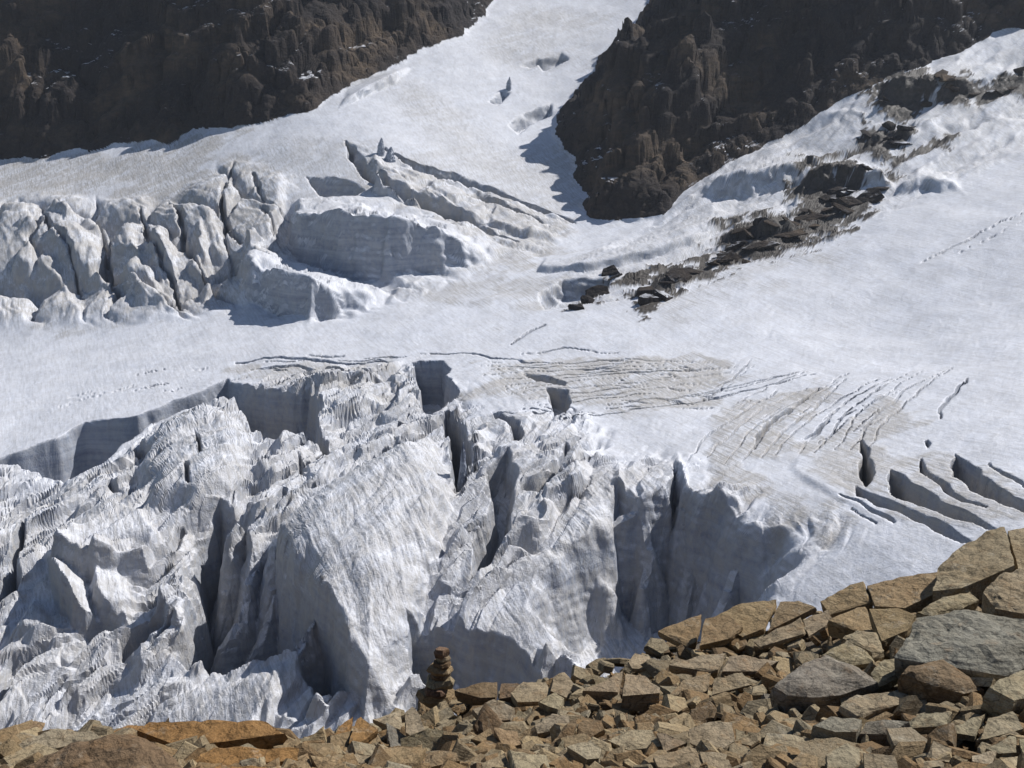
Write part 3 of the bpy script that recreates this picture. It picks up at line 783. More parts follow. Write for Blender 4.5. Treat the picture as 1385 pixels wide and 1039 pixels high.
def cliff_material():
    m, nt, p = new_mat('dark_cliff_rock')
    geo = N(nt, 'ShaderNodeNewGeometry'); pos = geo.outputs['Position']
    mp = N(nt, 'ShaderNodeMapping'); mp.inputs['Scale'].default_value = (1, 1, 2.6); nt.links.new(pos, mp.inputs[0])
    n1 = noise(nt, pos, .012, 6, .6); n2 = noise(nt, mp.outputs[0], .09, 9, .7); n3 = noise(nt, pos, .5, 6, .7)
    col = ramp(nt, n1, [(.40, (.022, .019, .019)), (.51, (.044, .034, .027)), (.63, (.13, .094, .062))])
    col = mix(nt, ramp(nt, n2, [(.35, 0), (.65, .7)]), col, (.03, .026, .026))
    col = mix(nt, math_n(nt, 'MULTIPLY', ramp(nt, n3, [(.5, 0), (.75, 1)]), .4), col, (.11, .09, .072))
    # snow left on the flat ledges
    sep = N(nt, 'ShaderNodeSeparateXYZ'); nt.links.new(geo.outputs['True Normal'], sep.inputs[0])
    sn = math_n(nt, 'MULTIPLY', ramp(nt, sep.outputs[2], [(.80, 0), (.92, 1)]), ramp(nt, noise(nt, pos, .02, 4, .6), [(.56, 0), (.64, 1)]))
    col = mix(nt, sn, col, (.62, .63, .66))
    nt.links.new(col, p.inputs['Base Color'])
    p.inputs['Roughness'].default_value = .9
    p.inputs['Specular IOR Level'].default_value = .15
    bump(nt, p, math_n(nt, 'ADD', n2, math_n(nt, 'MULTIPLY', n3, .4)), .9, 3.0)
    return m
MAT_ICE = ice_material()
MAT_CLIFF = cliff_material()

# ------------------------------------------------------------------ cut the sheet into its pieces
def sheet(name, fmask, mat, attrs=True, smooth=True):
    """one mesh from the quads of the fan that fmask selects"""
    ci, ri = np.nonzero(fmask)
    if len(ci) == 0: return None
    a = ci * NROW + ri
    quads = np.stack([a, a + NROW, a + NROW + 1, a + 1], 1)
    used, inv = np.unique(quads.ravel(), return_inverse=True)
    nv = len(used); nf = len(quads)
    co = np.stack([GX.ravel()[used], GY.ravel()[used], GH.ravel()[used]], 1).astype(np.float32)
    me = bpy.data.meshes.new(name)
    me.vertices.add(nv); me.vertices.foreach_set('co', co.ravel())
    me.loops.add(nf * 4); me.loops.foreach_set('vertex_index', inv.astype(np.int32).ravel())
    me.polygons.add(nf); me.polygons.foreach_set('loop_start', (np.arange(nf) * 4).astype(np.int32))
    me.polygons.foreach_set('use_smooth', (np.full(nf, smooth) & ~(((ROUGH.ravel()[a] > .35) & (GY.ravel()[a] < 640)) | (ROCK.ravel()[a] > .5))))
    if attrs:
        for nm, arr in (('dirt', DIRT), ('rock', ROCK)):
            at = me.attributes.new(nm, 'FLOAT', 'POINT')
            at.data.foreach_set('value', arr.ravel()[used].astype(np.float32))
    me.update(calc_edges=True)
    me.materials.append(mat)
    ob = bpy.data.objects.new(name, me)
    COL.objects.link(ob)
    return ob
def fq(A):          # vertex mask to quad mask
    return A[:-1, :-1]
def anyq(A): return A[:-1, :-1] | A[1:, :-1] | A[:-1, 1:] | A[1:, 1:]
QL = anyq(DL > 0); QR = anyq(DR > 0) & ~QL
QI = np.where(QL | QR, 0, fq(IDS))
o = sheet('cliff', QL, MAT_CLIFF, False, False); o['kind'] = 'structure'
o['label'] = 'dark brown rock cliff above the upper left glacier edge'
o = sheet('cliff', QR, MAT_CLIFF, False, False); o['kind'] = 'structure'
o['label'] = 'dark rock cliff between the two glacier arms'
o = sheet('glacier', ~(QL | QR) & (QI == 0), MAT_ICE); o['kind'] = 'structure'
o['label'] = 'white glacier with crevasses, icefall and smooth snow slopes'
for k, (P, Hh, e, rg, nm, lb) in enumerate(BLOCKS):
    if not nm: continue
    o = sheet(nm, QI == k + 1, MAT_ICE)
    if o is None: continue
    if lb: o['label'] = lb
    else:
        o['label'] = 'rounded grey hummock of ice in the far left icefall'; o['group'] = 'hummocks of the far left icefall'
    o['category'] = {'serac': 'serac', 'ice_shelf': 'ice shelf', 'snow_ledge': 'snow ledge', 'snow_mound': 'snow mound'}[nm]

#==FOREGROUND==
# ------------------------------------------------------------------ the moraine in the foreground
# brink of the moraine: column, row and distance of the ground there
BRINK = [(-420, 1000, 6.0), (-150, 1000, 6.2), (0, 1003, 6.3), (150, 1003, 6.3), (300, 1000, 6.3), (400, 1008, 6.5), (450, 1003, 6.8), (520, 985, 7.4), (590, 966, 8.0), (640, 950, 8.4), (700, 938, 8.8), (770, 910, 9.2), (850, 892, 9.5),
         (900, 872, 9.8), (960, 850, 10.1), (1030, 840, 10.3), (1100, 830, 10.4), (1160, 806, 10.7), (1230, 785, 11.1), (1290, 768, 11.4), (1330, 738, 11.7), (1385, 726, 12.0), (1600, 690, 12.5), (1900, 650, 13)]
_bk = np.array(BRINK, float)
_bt, _be = ray(_bk[:, 0], _bk[:, 1])
BT, BY, BZ = _bt, _bk[:, 2], _be * _bk[:, 2]
GC = []
for (u, v, y) in BRINK[::2]: GC.append((u, v, y))
for u, (ya, yb) in {-420: (4.4, 5.1), -100: (4.5, 5.2), 200: (4.5, 5.2), 500: (4.6, 5.6), 800: (4.6, 6.1), 1100: (4.5, 6.3), 1385: (4.4, 6.2), 1800: (4.2, 6.0)}.items():
    GC.append((u, 1062, ya)); 
    vb = float(np.interp(u, _bk[:, 0], _bk[:, 1]))
    GC.append((u, 1062 * .55 + vb * .45, yb))
_g = np.array(GC, float)
_ga, _ge = ray(_g[:, 0], _g[:, 1])
GPX = np.stack([_ga * _g[:, 2], _g[:, 2]], 1); GPZ = _ge * _g[:, 2]
GPX = np.concatenate([GPX, [[-2.5, 0], [0, 0], [2.5, 0], [0, -4], [-3, -3], [3, -3]]]); GPZ = np.concatenate([GPZ, [-1.75, -1.65, -1.5, -1.0, -1.1, -.9]])
_gw = _tps_fit(GPX / 4.0, GPZ, 1e-3)
def ground(X, Y):
    X = np.asarray(X, float); Y = np.asarray(Y, float)
    t = X / np.maximum(Y, .5)
    ye = np.interp(t, BT, BY); ze = np.interp(t, BT, BZ)
    k = np.minimum(Y, ye)
    z = tps_eval(GPX / 4.0, _gw, t * np.maximum(k, .5) * (Y >= .5) + X * (Y < .5), k, 4.0)
    over = np.maximum(Y - ye, 0)
    return z - .55 * np.minimum(over, .8) - 1.0 * np.maximum(over - .8, 0)
def gpoint(u, v):
    """where the ray through a pixel meets the moraine"""
    a, e = ray(u, v)
    ys = np.linspace(1.5, 16, 1500)
    under = np.nonzero(e * ys <= ground(a * ys, ys))[0]
    y = ys[under[0]] if len(under) else 11.5
    return Vector((float(a * y), float(y), float(e * y)))

def rubble_material(island=False):
    m, nt, p = new_mat('moraine_rubble' if island else 'moraine_rock')
    tc = N(nt, 'ShaderNodeTexCoord'); oi = N(nt, 'ShaderNodeObjectInfo')
    rnd = N(nt, 'ShaderNodeCombineXYZ')
    for i in range(3): nt.links.new(math_n(nt, 'MULTIPLY', oi.outputs['Random'], 31.0 + 11 * i), rnd.inputs[i])
    av = N(nt, 'ShaderNodeVectorMath', operation='ADD'); nt.links.new(tc.outputs['Object'], av.inputs[0]); nt.links.new(rnd.outputs[0], av.inputs[1])
    vec = av.outputs[0]
    n1 = noise(nt, vec, 2.2, 6, .62); n2 = noise(nt, vec, 9, 7, .68); n3 = noise(nt, vec, 48, 5, .72)
    mp = N(nt, 'ShaderNodeMapping'); mp.inputs['Scale'].default_value = (.8, .8, 9); nt.links.new(vec, mp.inputs[0])
    lay = noise(nt, mp.outputs[0], 6, 5, .6)
    col = oi.outputs['Color']
    gi = N(nt, 'ShaderNodeNewGeometry')
    ri = gi.outputs['Random Per Island']
    if island: col = mix(nt, 1.0, col, ramp(nt, ri, [(0, (.55, .50, .46)), (.25, (.95, .82, .68)), (.5, (1.0, 1.0, .98)), (.75, (.95, 1.06, 1.2)), (1, (1.4, 1.42, 1.38))]), 'MULTIPLY')
    col = mix(nt, ramp(nt, n1, [(.33, 0), (.7, .75)]), col, mix(nt, 1.0, col, (.62, .56, .48), 'MULTIPLY'))
    rust = math_n(nt, 'MULTIPLY', ramp(nt, n2, [(.54, 0), (.72, 1)]), .45)
    col = mix(nt, rust, col, (.24, .125, .045))
    lich = math_n(nt, 'MULTIPLY', ramp(nt, noise(nt, vec, 5.2, 8, .75), [(.56, 0), (.66, 1)]), .4)
    col = mix(nt, lich, col, (.40, .365, .285))
    vc = N(nt, 'ShaderNodeTexVoronoi', feature='DISTANCE_TO_EDGE'); vc.inputs['Scale'].default_value = 4.5
    wv = N(nt, 'ShaderNodeVectorMath', operation='ADD'); nt.links.new(vec, wv.inputs[0])
    ns = N(nt, 'ShaderNodeTexNoise'); ns.inputs['Scale'].default_value = 7; nt.links.new(vec, ns.inputs['Vector'])
    sc_ = N(nt, 'ShaderNodeVectorMath', operation='SCALE'); sc_.inputs['Scale'].default_value = .25; nt.links.new(ns.outputs['Color'], sc_.inputs[0]); nt.links.new(sc_.outputs[0], wv.inputs[1])
    nt.links.new(wv.outputs[0], vc.inputs['Vector'])
    crk = ramp(nt, vc.outputs['Distance'], [(0, .45), (.035, 1)])
    col = mix(nt, .8, col, crk, 'MULTIPLY')
    sp = ramp(nt, n3, [(.36, .62), (.52, 1.0), (.68, 1.22)])
    col = mix(nt, .8, col, sp, 'MULTIPLY')
    nt.links.new(col, p.inputs['Base Color'])
    p.inputs['Roughness'].default_value = .86; p.inputs['Specular IOR Level'].default_value = .2
    h = math_n(nt, 'ADD', math_n(nt, 'ADD', math_n(nt, 'MULTIPLY', n2, .8), math_n(nt, 'MULTIPLY', n3, .25)), math_n(nt, 'MULTIPLY', lay, .5))
    bump(nt, p, h, .9, .04)
    return m
def scree_material():
    m, nt, p = new_mat('moraine_scree')
    geo = N(nt, 'ShaderNodeNewGeometry'); pos = geo.outputs['Position']
    n1 = noise(nt, pos, 3, 7, .7); n2 = noise(nt, pos, 22, 6, .7)
    col = ramp(nt, n1, [(.3, (.10, .078, .055)), (.5, (.17, .13, .085)), (.7, (.23, .18, .12))])
    col = mix(nt, ramp(nt, n2, [(.4, 0), (.7, .6)]), col, (.08, .065, .05))
    nt.links.new(col, p.inputs['Base Color']); p.inputs['Roughness'].default_value = .92
    bump(nt, p, math_n(nt, 'ADD', n1, n2), .9, .05)
    return m
MAT_ROCK = rubble_material()
MAT_SCREE = scree_material()
TAN_C = (.335, .268, .172); OCH = (.315, .228, .126); ORA = (.335, .185, .072); GRY = (.27, .245, .195); GRN = (.31, .258, .17); BRN = (.21, .147, .087); RED = (.205, .135, .088); PAL = (.41, .332, .22)

from mathutils import noise as mnoise
def finish_rock(bm, name, amp, cuts, bev, seed, col, parent=None, mat=None):
    """chip the edges of a convex block, roughen it and link it"""
    hull = bmesh.ops.convex_hull(bm, input=list(bm.verts))
    bmesh.ops.delete(bm, geom=list({g for g in hull['geom_interior'] + hull['geom_unused'] if isinstance(g, bmesh.types.BMVert)}), context='VERTS')
    bmesh.ops.dissolve_limit(bm, angle_limit=math.radians(9), verts=bm.verts[:], edges=bm.edges[:])
    if bev: bmesh.ops.bevel(bm, geom=[e for e in bm.edges], offset=bev, segments=1, profile=.5, affect='EDGES', clamp_overlap=True)
    bmesh.ops.triangulate(bm, faces=bm.faces[:])
    for c in range(cuts):
        L = sorted(e.calc_length() for e in bm.edges)
        lim = L[int(len(L) * .35)]
        bmesh.ops.subdivide_edges(bm, edges=[e for e in bm.edges if e.calc_length() > max(lim, amp * .9)], cuts=1, use_grid_fill=False)
        bmesh.ops.triangulate(bm, faces=bm.faces[:])
    bm.normal_update()
    off = Vector((seed * 3.17 % 91, seed * 1.31 % 57, seed * 7.7 % 77))
    for v in bm.verts:
        q = v.co + off
        sc = .12 / max(amp, .004) * .09
        w = mnoise.voronoi(q * (6.5 * sc))[0]
        d = mnoise.noise(q * 3.1) * .7 + (w[1] - w[0] - .3) * 1.3 + mnoise.noise(q * 14.0) * .5 + mnoise.noise(q * 31.0) * .3
        v.co += v.normal * d * amp
    bm.normal_update()
    me = bpy.data.meshes.new(name)
    for f in bm.faces: f.smooth = False
    bm.to_mesh(me); bm.free()
    me.materials.append(mat or MAT_ROCK)
    ob = bpy.data.objects.new(name, me)
    ob.color = (col[0], col[1], col[2], 1)
    COL.objects.link(ob)
    if parent: ob.parent = parent
    return ob
def jcol(c, s=.12):
    k = 1 + random.uniform(-s, s)
    return tuple(max(.02, x * k * (1 + random.uniform(-.025, .025))) for x in c)

HERO = []
SHORT = []
def hero(top, thick, col, label, lean=(0, 0), lift=0.0, undercut=.06, name='rock'):
    """a slab whose top face fills the given outline of the photograph; lean tips it (towards the camera, to the right)"""
    cu = sum(p[0] for p in top) / len(top); vb = max(p[1] for p in top)
    g = gpoint(cu, vb + 4)
    g = gpoint(cu, vb + 4 + .62 * thick * FPX / g.y)
    dist = g.y + lift
    a, e = ray(cu, vb)
    o = Vector((float(a) * dist, dist, float(e) * dist))
    n = Vector((lean[1], -lean[0] * .4, 1)).normalized()
    P = []
    for (u, v) in top:
        a, e = ray(u, v); d = Vector((float(a), 1, float(e)))
        t = n.dot(o) / n.dot(d)
        if t < 0 or t > dist * 1.45: t = dist * 1.45
        P.append(d * t)
    c = sum(P, Vector()) / len(P)
    bm = bmesh.new()
    for p in P:
        q = p - c
        bm.verts.new(q * 1.0 + n * random.uniform(-.012, .012))
        bm.verts.new(q * (1 + random.uniform(-.01, .05)) - n * thick * random.uniform(.35, .6))
        bm.verts.new(q * (1 - random.uniform(.0, .12)) - n * thick * random.uniform(.92, 1.1))
    size = max((p - c).length for p in P)
    if 'boulder' in label:                       # weathered boulders are rounded, not plates
        for p in P:
            q = p - c
            bm.verts.new(q * random.uniform(.62, .8) + n * thick * random.uniform(.10, .22))
            bm.verts.new(q * random.uniform(.2, .45) + n * thick * random.uniform(.16, .30))
    ob = finish_rock(bm, name, (size * .024 + .008) * (1.5 if 'boulder' in label else 1.0), 4 if size > .35 else 3, 0, len(HERO) * 5 + 3, jcol(col, .06))
    ob.location = c
    ob['label'] = label; ob['category'] = 'rock'
    HERO.append((c, size))
    short = label
    for wd in (' on ', ' of ', ' below ', ' behind ', ' in ', ' with ', ' beside ', ' jutting ', ' sloping ', ' under ', ' left ', ' right ', ' above ', ' leaning ', ' between ', ' pointing ', ' at ', ' wedged ', ' lying ', ' tilted ', ' midway ', ' along ', ' before ', ' among ', ' propped '):
        short = short.split(wd)[0]
    if label.startswith('broken-off'): short = 'broken ' + SHORT[-1]
    SHORT.append(short)
    return ob
TOPS = [
    # right-hand outcrop and boulders
    ([(1210, 891), (1240, 837), (1307, 823), (1385, 838), (1420, 880), (1362, 913), (1336, 899), (1300, 884)], .34, GRY, 'largest grey granite boulder on the right of the moraine', (.42, -.05), 0),
    ([(1262, 800), (1268, 770), (1300, 736), (1335, 718), (1385, 708), (1440, 720), (1420, 752), (1347, 774), (1310, 780), (1300, 797)], .5, TAN_C, 'broad tan bedrock block on the highest brink of the moraine', (.30, -.25), 0),
    ([(1109, 814), (1150, 792), (1224, 774), (1268, 768), (1268, 798), (1224, 818), (1174, 812), (1123, 832)], .3, OCH, 'long ochre slab sloping down from the tan bedrock block', (.30, -.30), 0),
    ([(1120, 838), (1160, 820), (1215, 818), (1240, 826), (1228, 848), (1190, 862), (1150, 850)], .24, OCH, 'squat ochre block below the long ochre slab', (.4, -.1), 0),
    ([(889, 853), (930, 836), (985, 826), (1004, 846), (985, 862), (928, 873)], .13, OCH, 'flat ochre slab jutting from the brink beside the shaded wall', (.18, -.16), 0),
    ([(958, 838), (1004, 817), (1080, 808), (1104, 820), (1060, 838), (1004, 862)], .14, OCH, 'wide brown slab with a deep dark overhang beneath it', (.22, -.18), 0),
    ([(1020, 868), (1087, 834), (1120, 823), (1128, 832), (1087, 858), (1029, 876)], .07, TAN_C, 'thin curved slab under the dark overhang', (.15, -.2), 0),
    ([(1047, 928), (1087, 897), (1116, 884), (1152, 899), (1187, 924), (1138, 940), (1102, 944), (1065, 940)], .28, GRY, 'rounded speckled grey boulder left of the largest grey boulder', (.5, 0), 0),
    ([(1138, 861), (1159, 850), (1185, 855), (1196, 881), (1181, 890), (1170, 873)], .16, TAN_C, 'angular tan block above the rounded speckled boulder', (.5, 0), 0),
    ([(1112, 886), (1145, 866), (1174, 881), (1183, 895), (1152, 901)], .14, TAN_C, 'wedge-shaped tan rock leaning on the speckled boulder', (.5, 0), 0),
    ([(1177, 911), (1195, 893), (1226, 893), (1219, 913), (1188, 929)], .14, GRN, 'pale green-grey rock between the two grey boulders', (.5, 0), 0),
    ([(1217, 911), (1232, 899), (1275, 895), (1304, 909), (1335, 931), (1304, 940), (1262, 930)], .22, BRN, 'brown boulder with a dark face under the largest grey boulder', (.45, 0), 0),
    ([(1336, 930), (1362, 914), (1385, 905), (1410, 910), (1405, 940), (1372, 950)], .24, TAN_C, 'sharp tan block with dark red side below the largest grey boulder', (.3, .2), 0),
    ([(1138, 955), (1159, 942), (1210, 936), (1244, 946), (1214, 955), (1159, 966)], .1, TAN_C, 'flat lens-shaped slab in front of the rounded speckled boulder', (.12, 0), 0),
    ([(1228, 973), (1246, 963), (1291, 961), (1284, 982), (1232, 987)], .14, GRN, 'square green-grey slab in front of the brown boulder', (.2, 0), 0),
    ([(1098, 980), (1123, 969), (1195, 972), (1230, 971), (1199, 988), (1130, 990)], .26, GRY, 'grey block with upright front face and level top', (.15, 0), 0),
    ([(932, 984), (960, 975), (986, 978), (1037, 993), (993, 1005), (964, 1020), (932, 1002)], .08, TAN_C, 'broad pale slab lying flat in front of the dark hole', (.22, 0), 0),
    ([(986, 1002), (1029, 989), (1087, 993), (1096, 1007), (1058, 1013), (1022, 1009)], .09, TAN_C, 'flat tan slab beside the broad pale slab', (.16, 0), 0),
    ([(1199, 987), (1232, 982), (1250, 996), (1311, 1018), (1307, 1031), (1260, 1020), (1210, 1009)], .1, GRN, 'long green-grey slab pointing at the square slab', (.25, 0), 0),
    ([(1333, 1013), (1365, 998), (1410, 985), (1410, 1015), (1351, 1020)], .1, GRN, 'flat green-grey slab behind the bottom corner slab', (.2, 0), 0),
    ([(1315, 1022), (1340, 1018), (1382, 1021), (1374, 1038), (1315, 1031)], .08, PAL, 'small pale slab in the bottom corner of the moraine', (.2, 0), 0),
    ([(1116, 1020), (1145, 1007), (1210, 1021), (1219, 1050), (1120, 1050)], .12, GRN, 'plain green-grey slab at the foot of the upright grey block', (.3, 0), 0),
    ([(1275, 991), (1318, 971), (1369, 962), (1384, 982), (1336, 995)], .1, GRN, 'rough flat slab behind the long green-grey slab', (.25, 0), 0),
    ([(1240, 826), (1275, 806), (1312, 800), (1325, 812), (1300, 824), (1262, 834)], .2, TAN_C, 'tan block wedged above the largest grey boulder', (.4, 0), 0),
    ([(1330, 800), (1352, 776), (1400, 766), (1420, 800), (1385, 830), (1345, 824)], .3, TAN_C, 'cracked tan block behind the largest grey boulder', (.45, 0), 0),
    # the middle
    ([(788, 934), (816, 922), (846, 907), (872, 910), (892, 924), (892, 932), (846, 937), (820, 935)], .26, TAN_C, 'broad tan slab on a dark overhanging face', (.30, -.05), 0),
    ([(849, 896), (859, 885), (879, 887), (896, 901), (872, 906), (855, 904)], .07, PAL, 'small oval pale slab lying behind the broad tan slab', (.35, 0), 0),
    ([(742, 1011), (764, 983), (794, 964), (814, 970), (818, 983), (781, 1002)], .12, BRN, 'pointed brown slab tilted up like a roof', (.75, -.1), 0),
    ([(768, 1009), (799, 1000), (814, 1013), (811, 1026), (794, 1027)], .1, PAL, 'pale five-sided slab below the pointed brown slab', (.4, 0), 0),
    ([(729, 950), (751, 937), (764, 946), (755, 959), (742, 957)], .09, PAL, 'small pale block in front of the brink stones', (.45, 0), 0),
    ([(723, 981), (747, 966), (770, 970), (770, 983), (751, 989), (727, 991)], .12, GRN, 'smooth green-grey rock behind the pointed brown slab', (.45, 0), 0),
    ([(749, 916), (764, 909), (777, 924), (766, 944), (745, 935)], .16, TAN_C, 'upright tan stone beside the dark square hole', (.9, .3), 0),
    ([(616, 934), (650, 925), (700, 919), (716, 928), (706, 938), (650, 944)], .22, BRN, 'long dark-faced block right of the cairn', (.22, -.04), 0),
    ([(690, 936), (708, 922), (738, 924), (748, 938), (728, 950), (700, 950)], .16, TAN_C, 'blocky tan stone at the end of the dark-faced block', (.4, 0), 0),
    ([(504, 974), (532, 967), (558, 949), (566, 962), (568, 977), (577, 990), (568, 996), (523, 981)], .1, PAL, 'pale pointed slab left of the cairn foot', (.38, .05), 0),
    ([(445, 1003), (462, 979), (488, 966), (512, 981), (486, 1001)], .14, ORA, 'orange slab beside the pale pointed slab', (.32, 0), 0),
    ([(523, 1027), (545, 1010), (618, 1012), (622, 1022), (564, 1039)], .1, OCH, 'wide flat ochre slab below the cairn', (.18, 0), 0),
    ([(460, 1024), (482, 1015), (508, 1019), (503, 1031), (473, 1033)], .07, TAN_C, 'thin tan plate in front of the orange slab', (.2, 0), 0),
    ([(636, 1000), (660, 984), (700, 988), (706, 1002), (676, 1012)], .12, OCH, 'ochre block midway between the cairn and the pointed slab', (.4, 0), 0),
    ([(640, 960), (668, 948), (696, 958), (690, 972), (655, 975)], .12, GRN, 'dull green-grey stone under the long dark-faced block', (.4, 0), 0),
    ([(820, 1000), (850, 985), (900, 988), (930, 1000), (900, 1012), (850, 1014)], .08, TAN_C, 'flat tan slab in front of the deep dark hole', (.2, 0), 0),
    ([(884, 1024), (930, 1010), (985, 1018), (990, 1034), (930, 1045), (890, 1040)], .09, TAN_C, 'low tan slab along the bottom of the moraine', (.2, 0), 0),
    ([(650, 1030), (690, 1012), (738, 1016), (744, 1040), (690, 1055), (655, 1050)], .1, TAN_C, 'broad tan slab before the pointed brown slab', (.3, 0), 0),
    ([(905, 940), (925, 920), (960, 912), (1004, 905), (1015, 920), (980, 930), (940, 940)], .1, TAN_C, 'rough tan ledge above the deep dark hole', (.35, 0), 0),
    ([(905, 900), (950, 885), (1010, 880), (1055, 888), (1030, 902), (960, 908)], .14, TAN_C, 'wide tan ledge under the brown overhanging slab', (.3, 0), 0),
    # the left
    ([(38, 1038), (60, 1020), (95, 1007), (162, 996), (208, 1007), (245, 1036), (250, 1070), (30, 1070)], .3, BRN, 'large smooth brown boulder among the orange slabs', (.5, 0), -.3),
    ([(185, 986), (202, 976), (283, 974), (361, 975), (386, 992), (332, 1000), (289, 1003), (245, 1009), (231, 997)], .18, ORA, 'long orange slab on the brink before the snow mound', (.22, 0), 0),
    ([(140, 997), (173, 981), (195, 980), (187, 994)], .12, ORA, 'small orange block left of the long orange slab', (.3, 0), 0),
    ([(-4, 997), (43, 975), (60, 976), (54, 986), (17, 997)], .06, OCH, 'thin plate propped up on the far left of the brink', (.25, -.2), 0),
    ([(25, 1012), (72, 989), (121, 990), (140, 998), (98, 1003), (38, 1020)], .1, GRN, 'dull flat slab behind the large smooth brown boulder', (.25, 0), 0),
    ([(-8, 1012), (14, 998), (34, 1013), (12, 1029)], .14, OCH, 'small square block under the propped plate', (.6, 0), 0),
    ([(240, 1036), (289, 1008), (340, 1012), (405, 1014), (405, 1030), (280, 1040)], .12, ORA, 'flat rusty slab right of the large smooth brown boulder', (.2, 0), 0),
    ([(316, 1012), (335, 1003), (351, 1015), (332, 1023)], .05, GRN, 'small grey-green plate lying on the rusty slab', (.3, 0), -.12),
    ([(390, 1030), (420, 1016), (450, 1018), (462, 1036), (420, 1046)], .1, OCH, 'ochre block in the gap below the orange slab', (.3, 0), 0),
    ([(245, 1050), (300, 1036), (380, 1036), (400, 1052), (330, 1075), (250, 1075)], .12, ORA, 'rusty slab along the bottom beside the smooth boulder', (.25, 0), -.1),
]
def split_top(top, frac, gap):
    """cut an outline across its width into two, as a slab breaks along a joint"""
    us = [p[0] for p in top]; cut = min(us) + (max(us) - min(us)) * frac
    A, B = [], []
    sl = random.uniform(-.5, .5); vm = sum(p[1] for p in top) / len(top)
    side = lambda p: p[0] - cut - sl * (p[1] - vm)
    for i, p in enumerate(top):
        q = top[(i + 1) % len(top)]
        (A if side(p) < 0 else B).append(p)
        if side(p) * side(q) < 0:
            t = side(p) / (side(p) - side(q))
            m = (p[0] + (q[0] - p[0]) * t, p[1] + (q[1] - p[1]) * t)
            A.append((m[0] - gap, m[1])); B.append((m[0] + gap, m[1]))
    return A, B
random.seed(77)
for (top, th, col, lab, lean, lift) in TOPS:
    wpx = max(p[0] for p in top) - min(p[0] for p in top)
    if wpx > 62 and 'boulder' not in lab and max(p[0] for p in top) > 420:
        A, B = split_top(top, random.uniform(.38, .64), 2.5)
        if len(A) > 2 and len(B) > 2:
            hero(A, th * random.uniform(.4, .62), col, lab, (lean[0] + random.uniform(-.2, .2), lean[1] + random.uniform(-.08, .08)), lift)
            hero([(u, v + random.uniform(2, 7)) for (u, v) in B], th * random.uniform(.36, .58), jcol(col, .12), ('broken-off end of the ' + lab) if len(lab.split()) <= 11 else 'broken-off end of the ' + ' '.join(lab.split()[:8]), (lean[0] + random.uniform(-.25, .25), lean[1] + random.uniform(-.12, .12)), lift)
            continue
    hero(top, th * .6, col, lab, lean, lift)

# --- the cairn
cb = gpoint(590, 962)
cairn = bpy.data.objects.new('cairn', None); COL.objects.link(cairn)
cairn.location = cb; cairn['label'] = 'small stacked stone cairn standing on the brink of the moraine'; cairn['category'] = 'cairn'
pxm = cb.y / .9 / FPX
for k, (ul, ur, v0, v1, dep) in enumerate([(563, 612, 962, 947, 44), (567, 618, 949, 935, 42), (572, 612, 936, 926, 38), (576, 615, 927, 917, 34), (581, 611, 918, 908, 30), (580, 612, 909, 901, 28), (584, 613, 902, 894, 26), (591, 611, 895, 887, 18), (587, 610, 888, 878, 20)]):
    w = (ur - ul) * pxm * (1.12 if k % 2 else .9); h = (v0 - v1 + .6) * pxm * 1.12
    random.seed(300 + k)
    bm = bmesh.new()
    n = random.choice((6, 7, 8)); ph = random.random() * 6
    for i in range(n):
        a = ph + i * 2 * math.pi / n + random.uniform(-.25, .25); r = random.uniform(.85, 1.1)
        x, y = math.cos(a) * w / 2 * r, math.sin(a) * dep * pxm / 2 * r
        for zz, s in ((0, random.uniform(.8, .95)), (h * .5, 1.06), (h, random.uniform(.75, .98))):
            bm.verts.new((x * s, y * s, zz + random.uniform(-.08, .08) * h))
    ob = finish_rock(bm, 'stone', .008, 3, 0, 800 + k, jcol((BRN, OCH, RED, TAN_C, BRN, OCH, BRN, TAN_C, RED)[k], .1), cairn)
    ob.location = (((ul + ur) / 2 - 590) * pxm, random.uniform(-.01, .01), (962 - v0) * pxm * 1.12)
    ob.rotation_euler = (random.uniform(-.05, .05), random.uniform(-.07, .07), 0)

# --- loose rocks that fill the field
random.seed(41)
protos = []
for k in range(18):
    bm = bmesh.new()
    n = random.choice((5, 5, 6, 7)); ph = random.random() * 6
    th = random.choice((.14, .2, .28, .36, .5))
    asp = random.uniform(.55, .9)
    for i in range(n):
        a = ph + i * 2 * math.pi / n + random.uniform(-.35, .35); r = random.uniform(.72, 1.15)
        x, y = math.cos(a) * r, math.sin(a) * r * asp
        tl = random.uniform(-.1, .1)
        for zz, s in ((-th / 2, random.uniform(.75, 1)), (random.uniform(-.2, .2) * th, random.uniform(1, 1.08)), (th / 2, random.uniform(.7, 1))):
            bm.verts.new((x * s, y * s, zz + tl * (zz > 0)))
    ob = finish_rock(bm, 'rock', .045, 3, 0, 500 + k, TAN_C)
    protos.append((ob.data, th)); bpy.data.objects.remove(ob)
KINDS = [(TAN_C, 'tan'), (OCH, 'ochre'), (GRN, 'green-grey'), (GRY, 'grey'), (BRN, 'brown'), (PAL, 'pale'), (RED, 'dark reddish')]
placed = []
tries = 0
while len(placed) < 225 and tries < 9000:
    tries += 1
    u = random.uniform(-40, 1425)
    vb = float(np.interp(u, _bk[:, 0], _bk[:, 1]))
    v = random.uniform(vb - 2, 1075)
    p = gpoint(u, v)
    if p.y > float(np.interp(p.x / p.y, BT, BY)) + .25: continue
    big = 1 - len(placed) / 225
    s = random.uniform(.10, .16) + .13 * big * random.random()
    if any((p - q).length < (s + r) * .62 for q, r in placed): continue
    if any((p - c).length < r * .62 + s * .3 for c, r in HERO): continue
    if (p - cb).length < .45: continue
    placed.append((p, s))
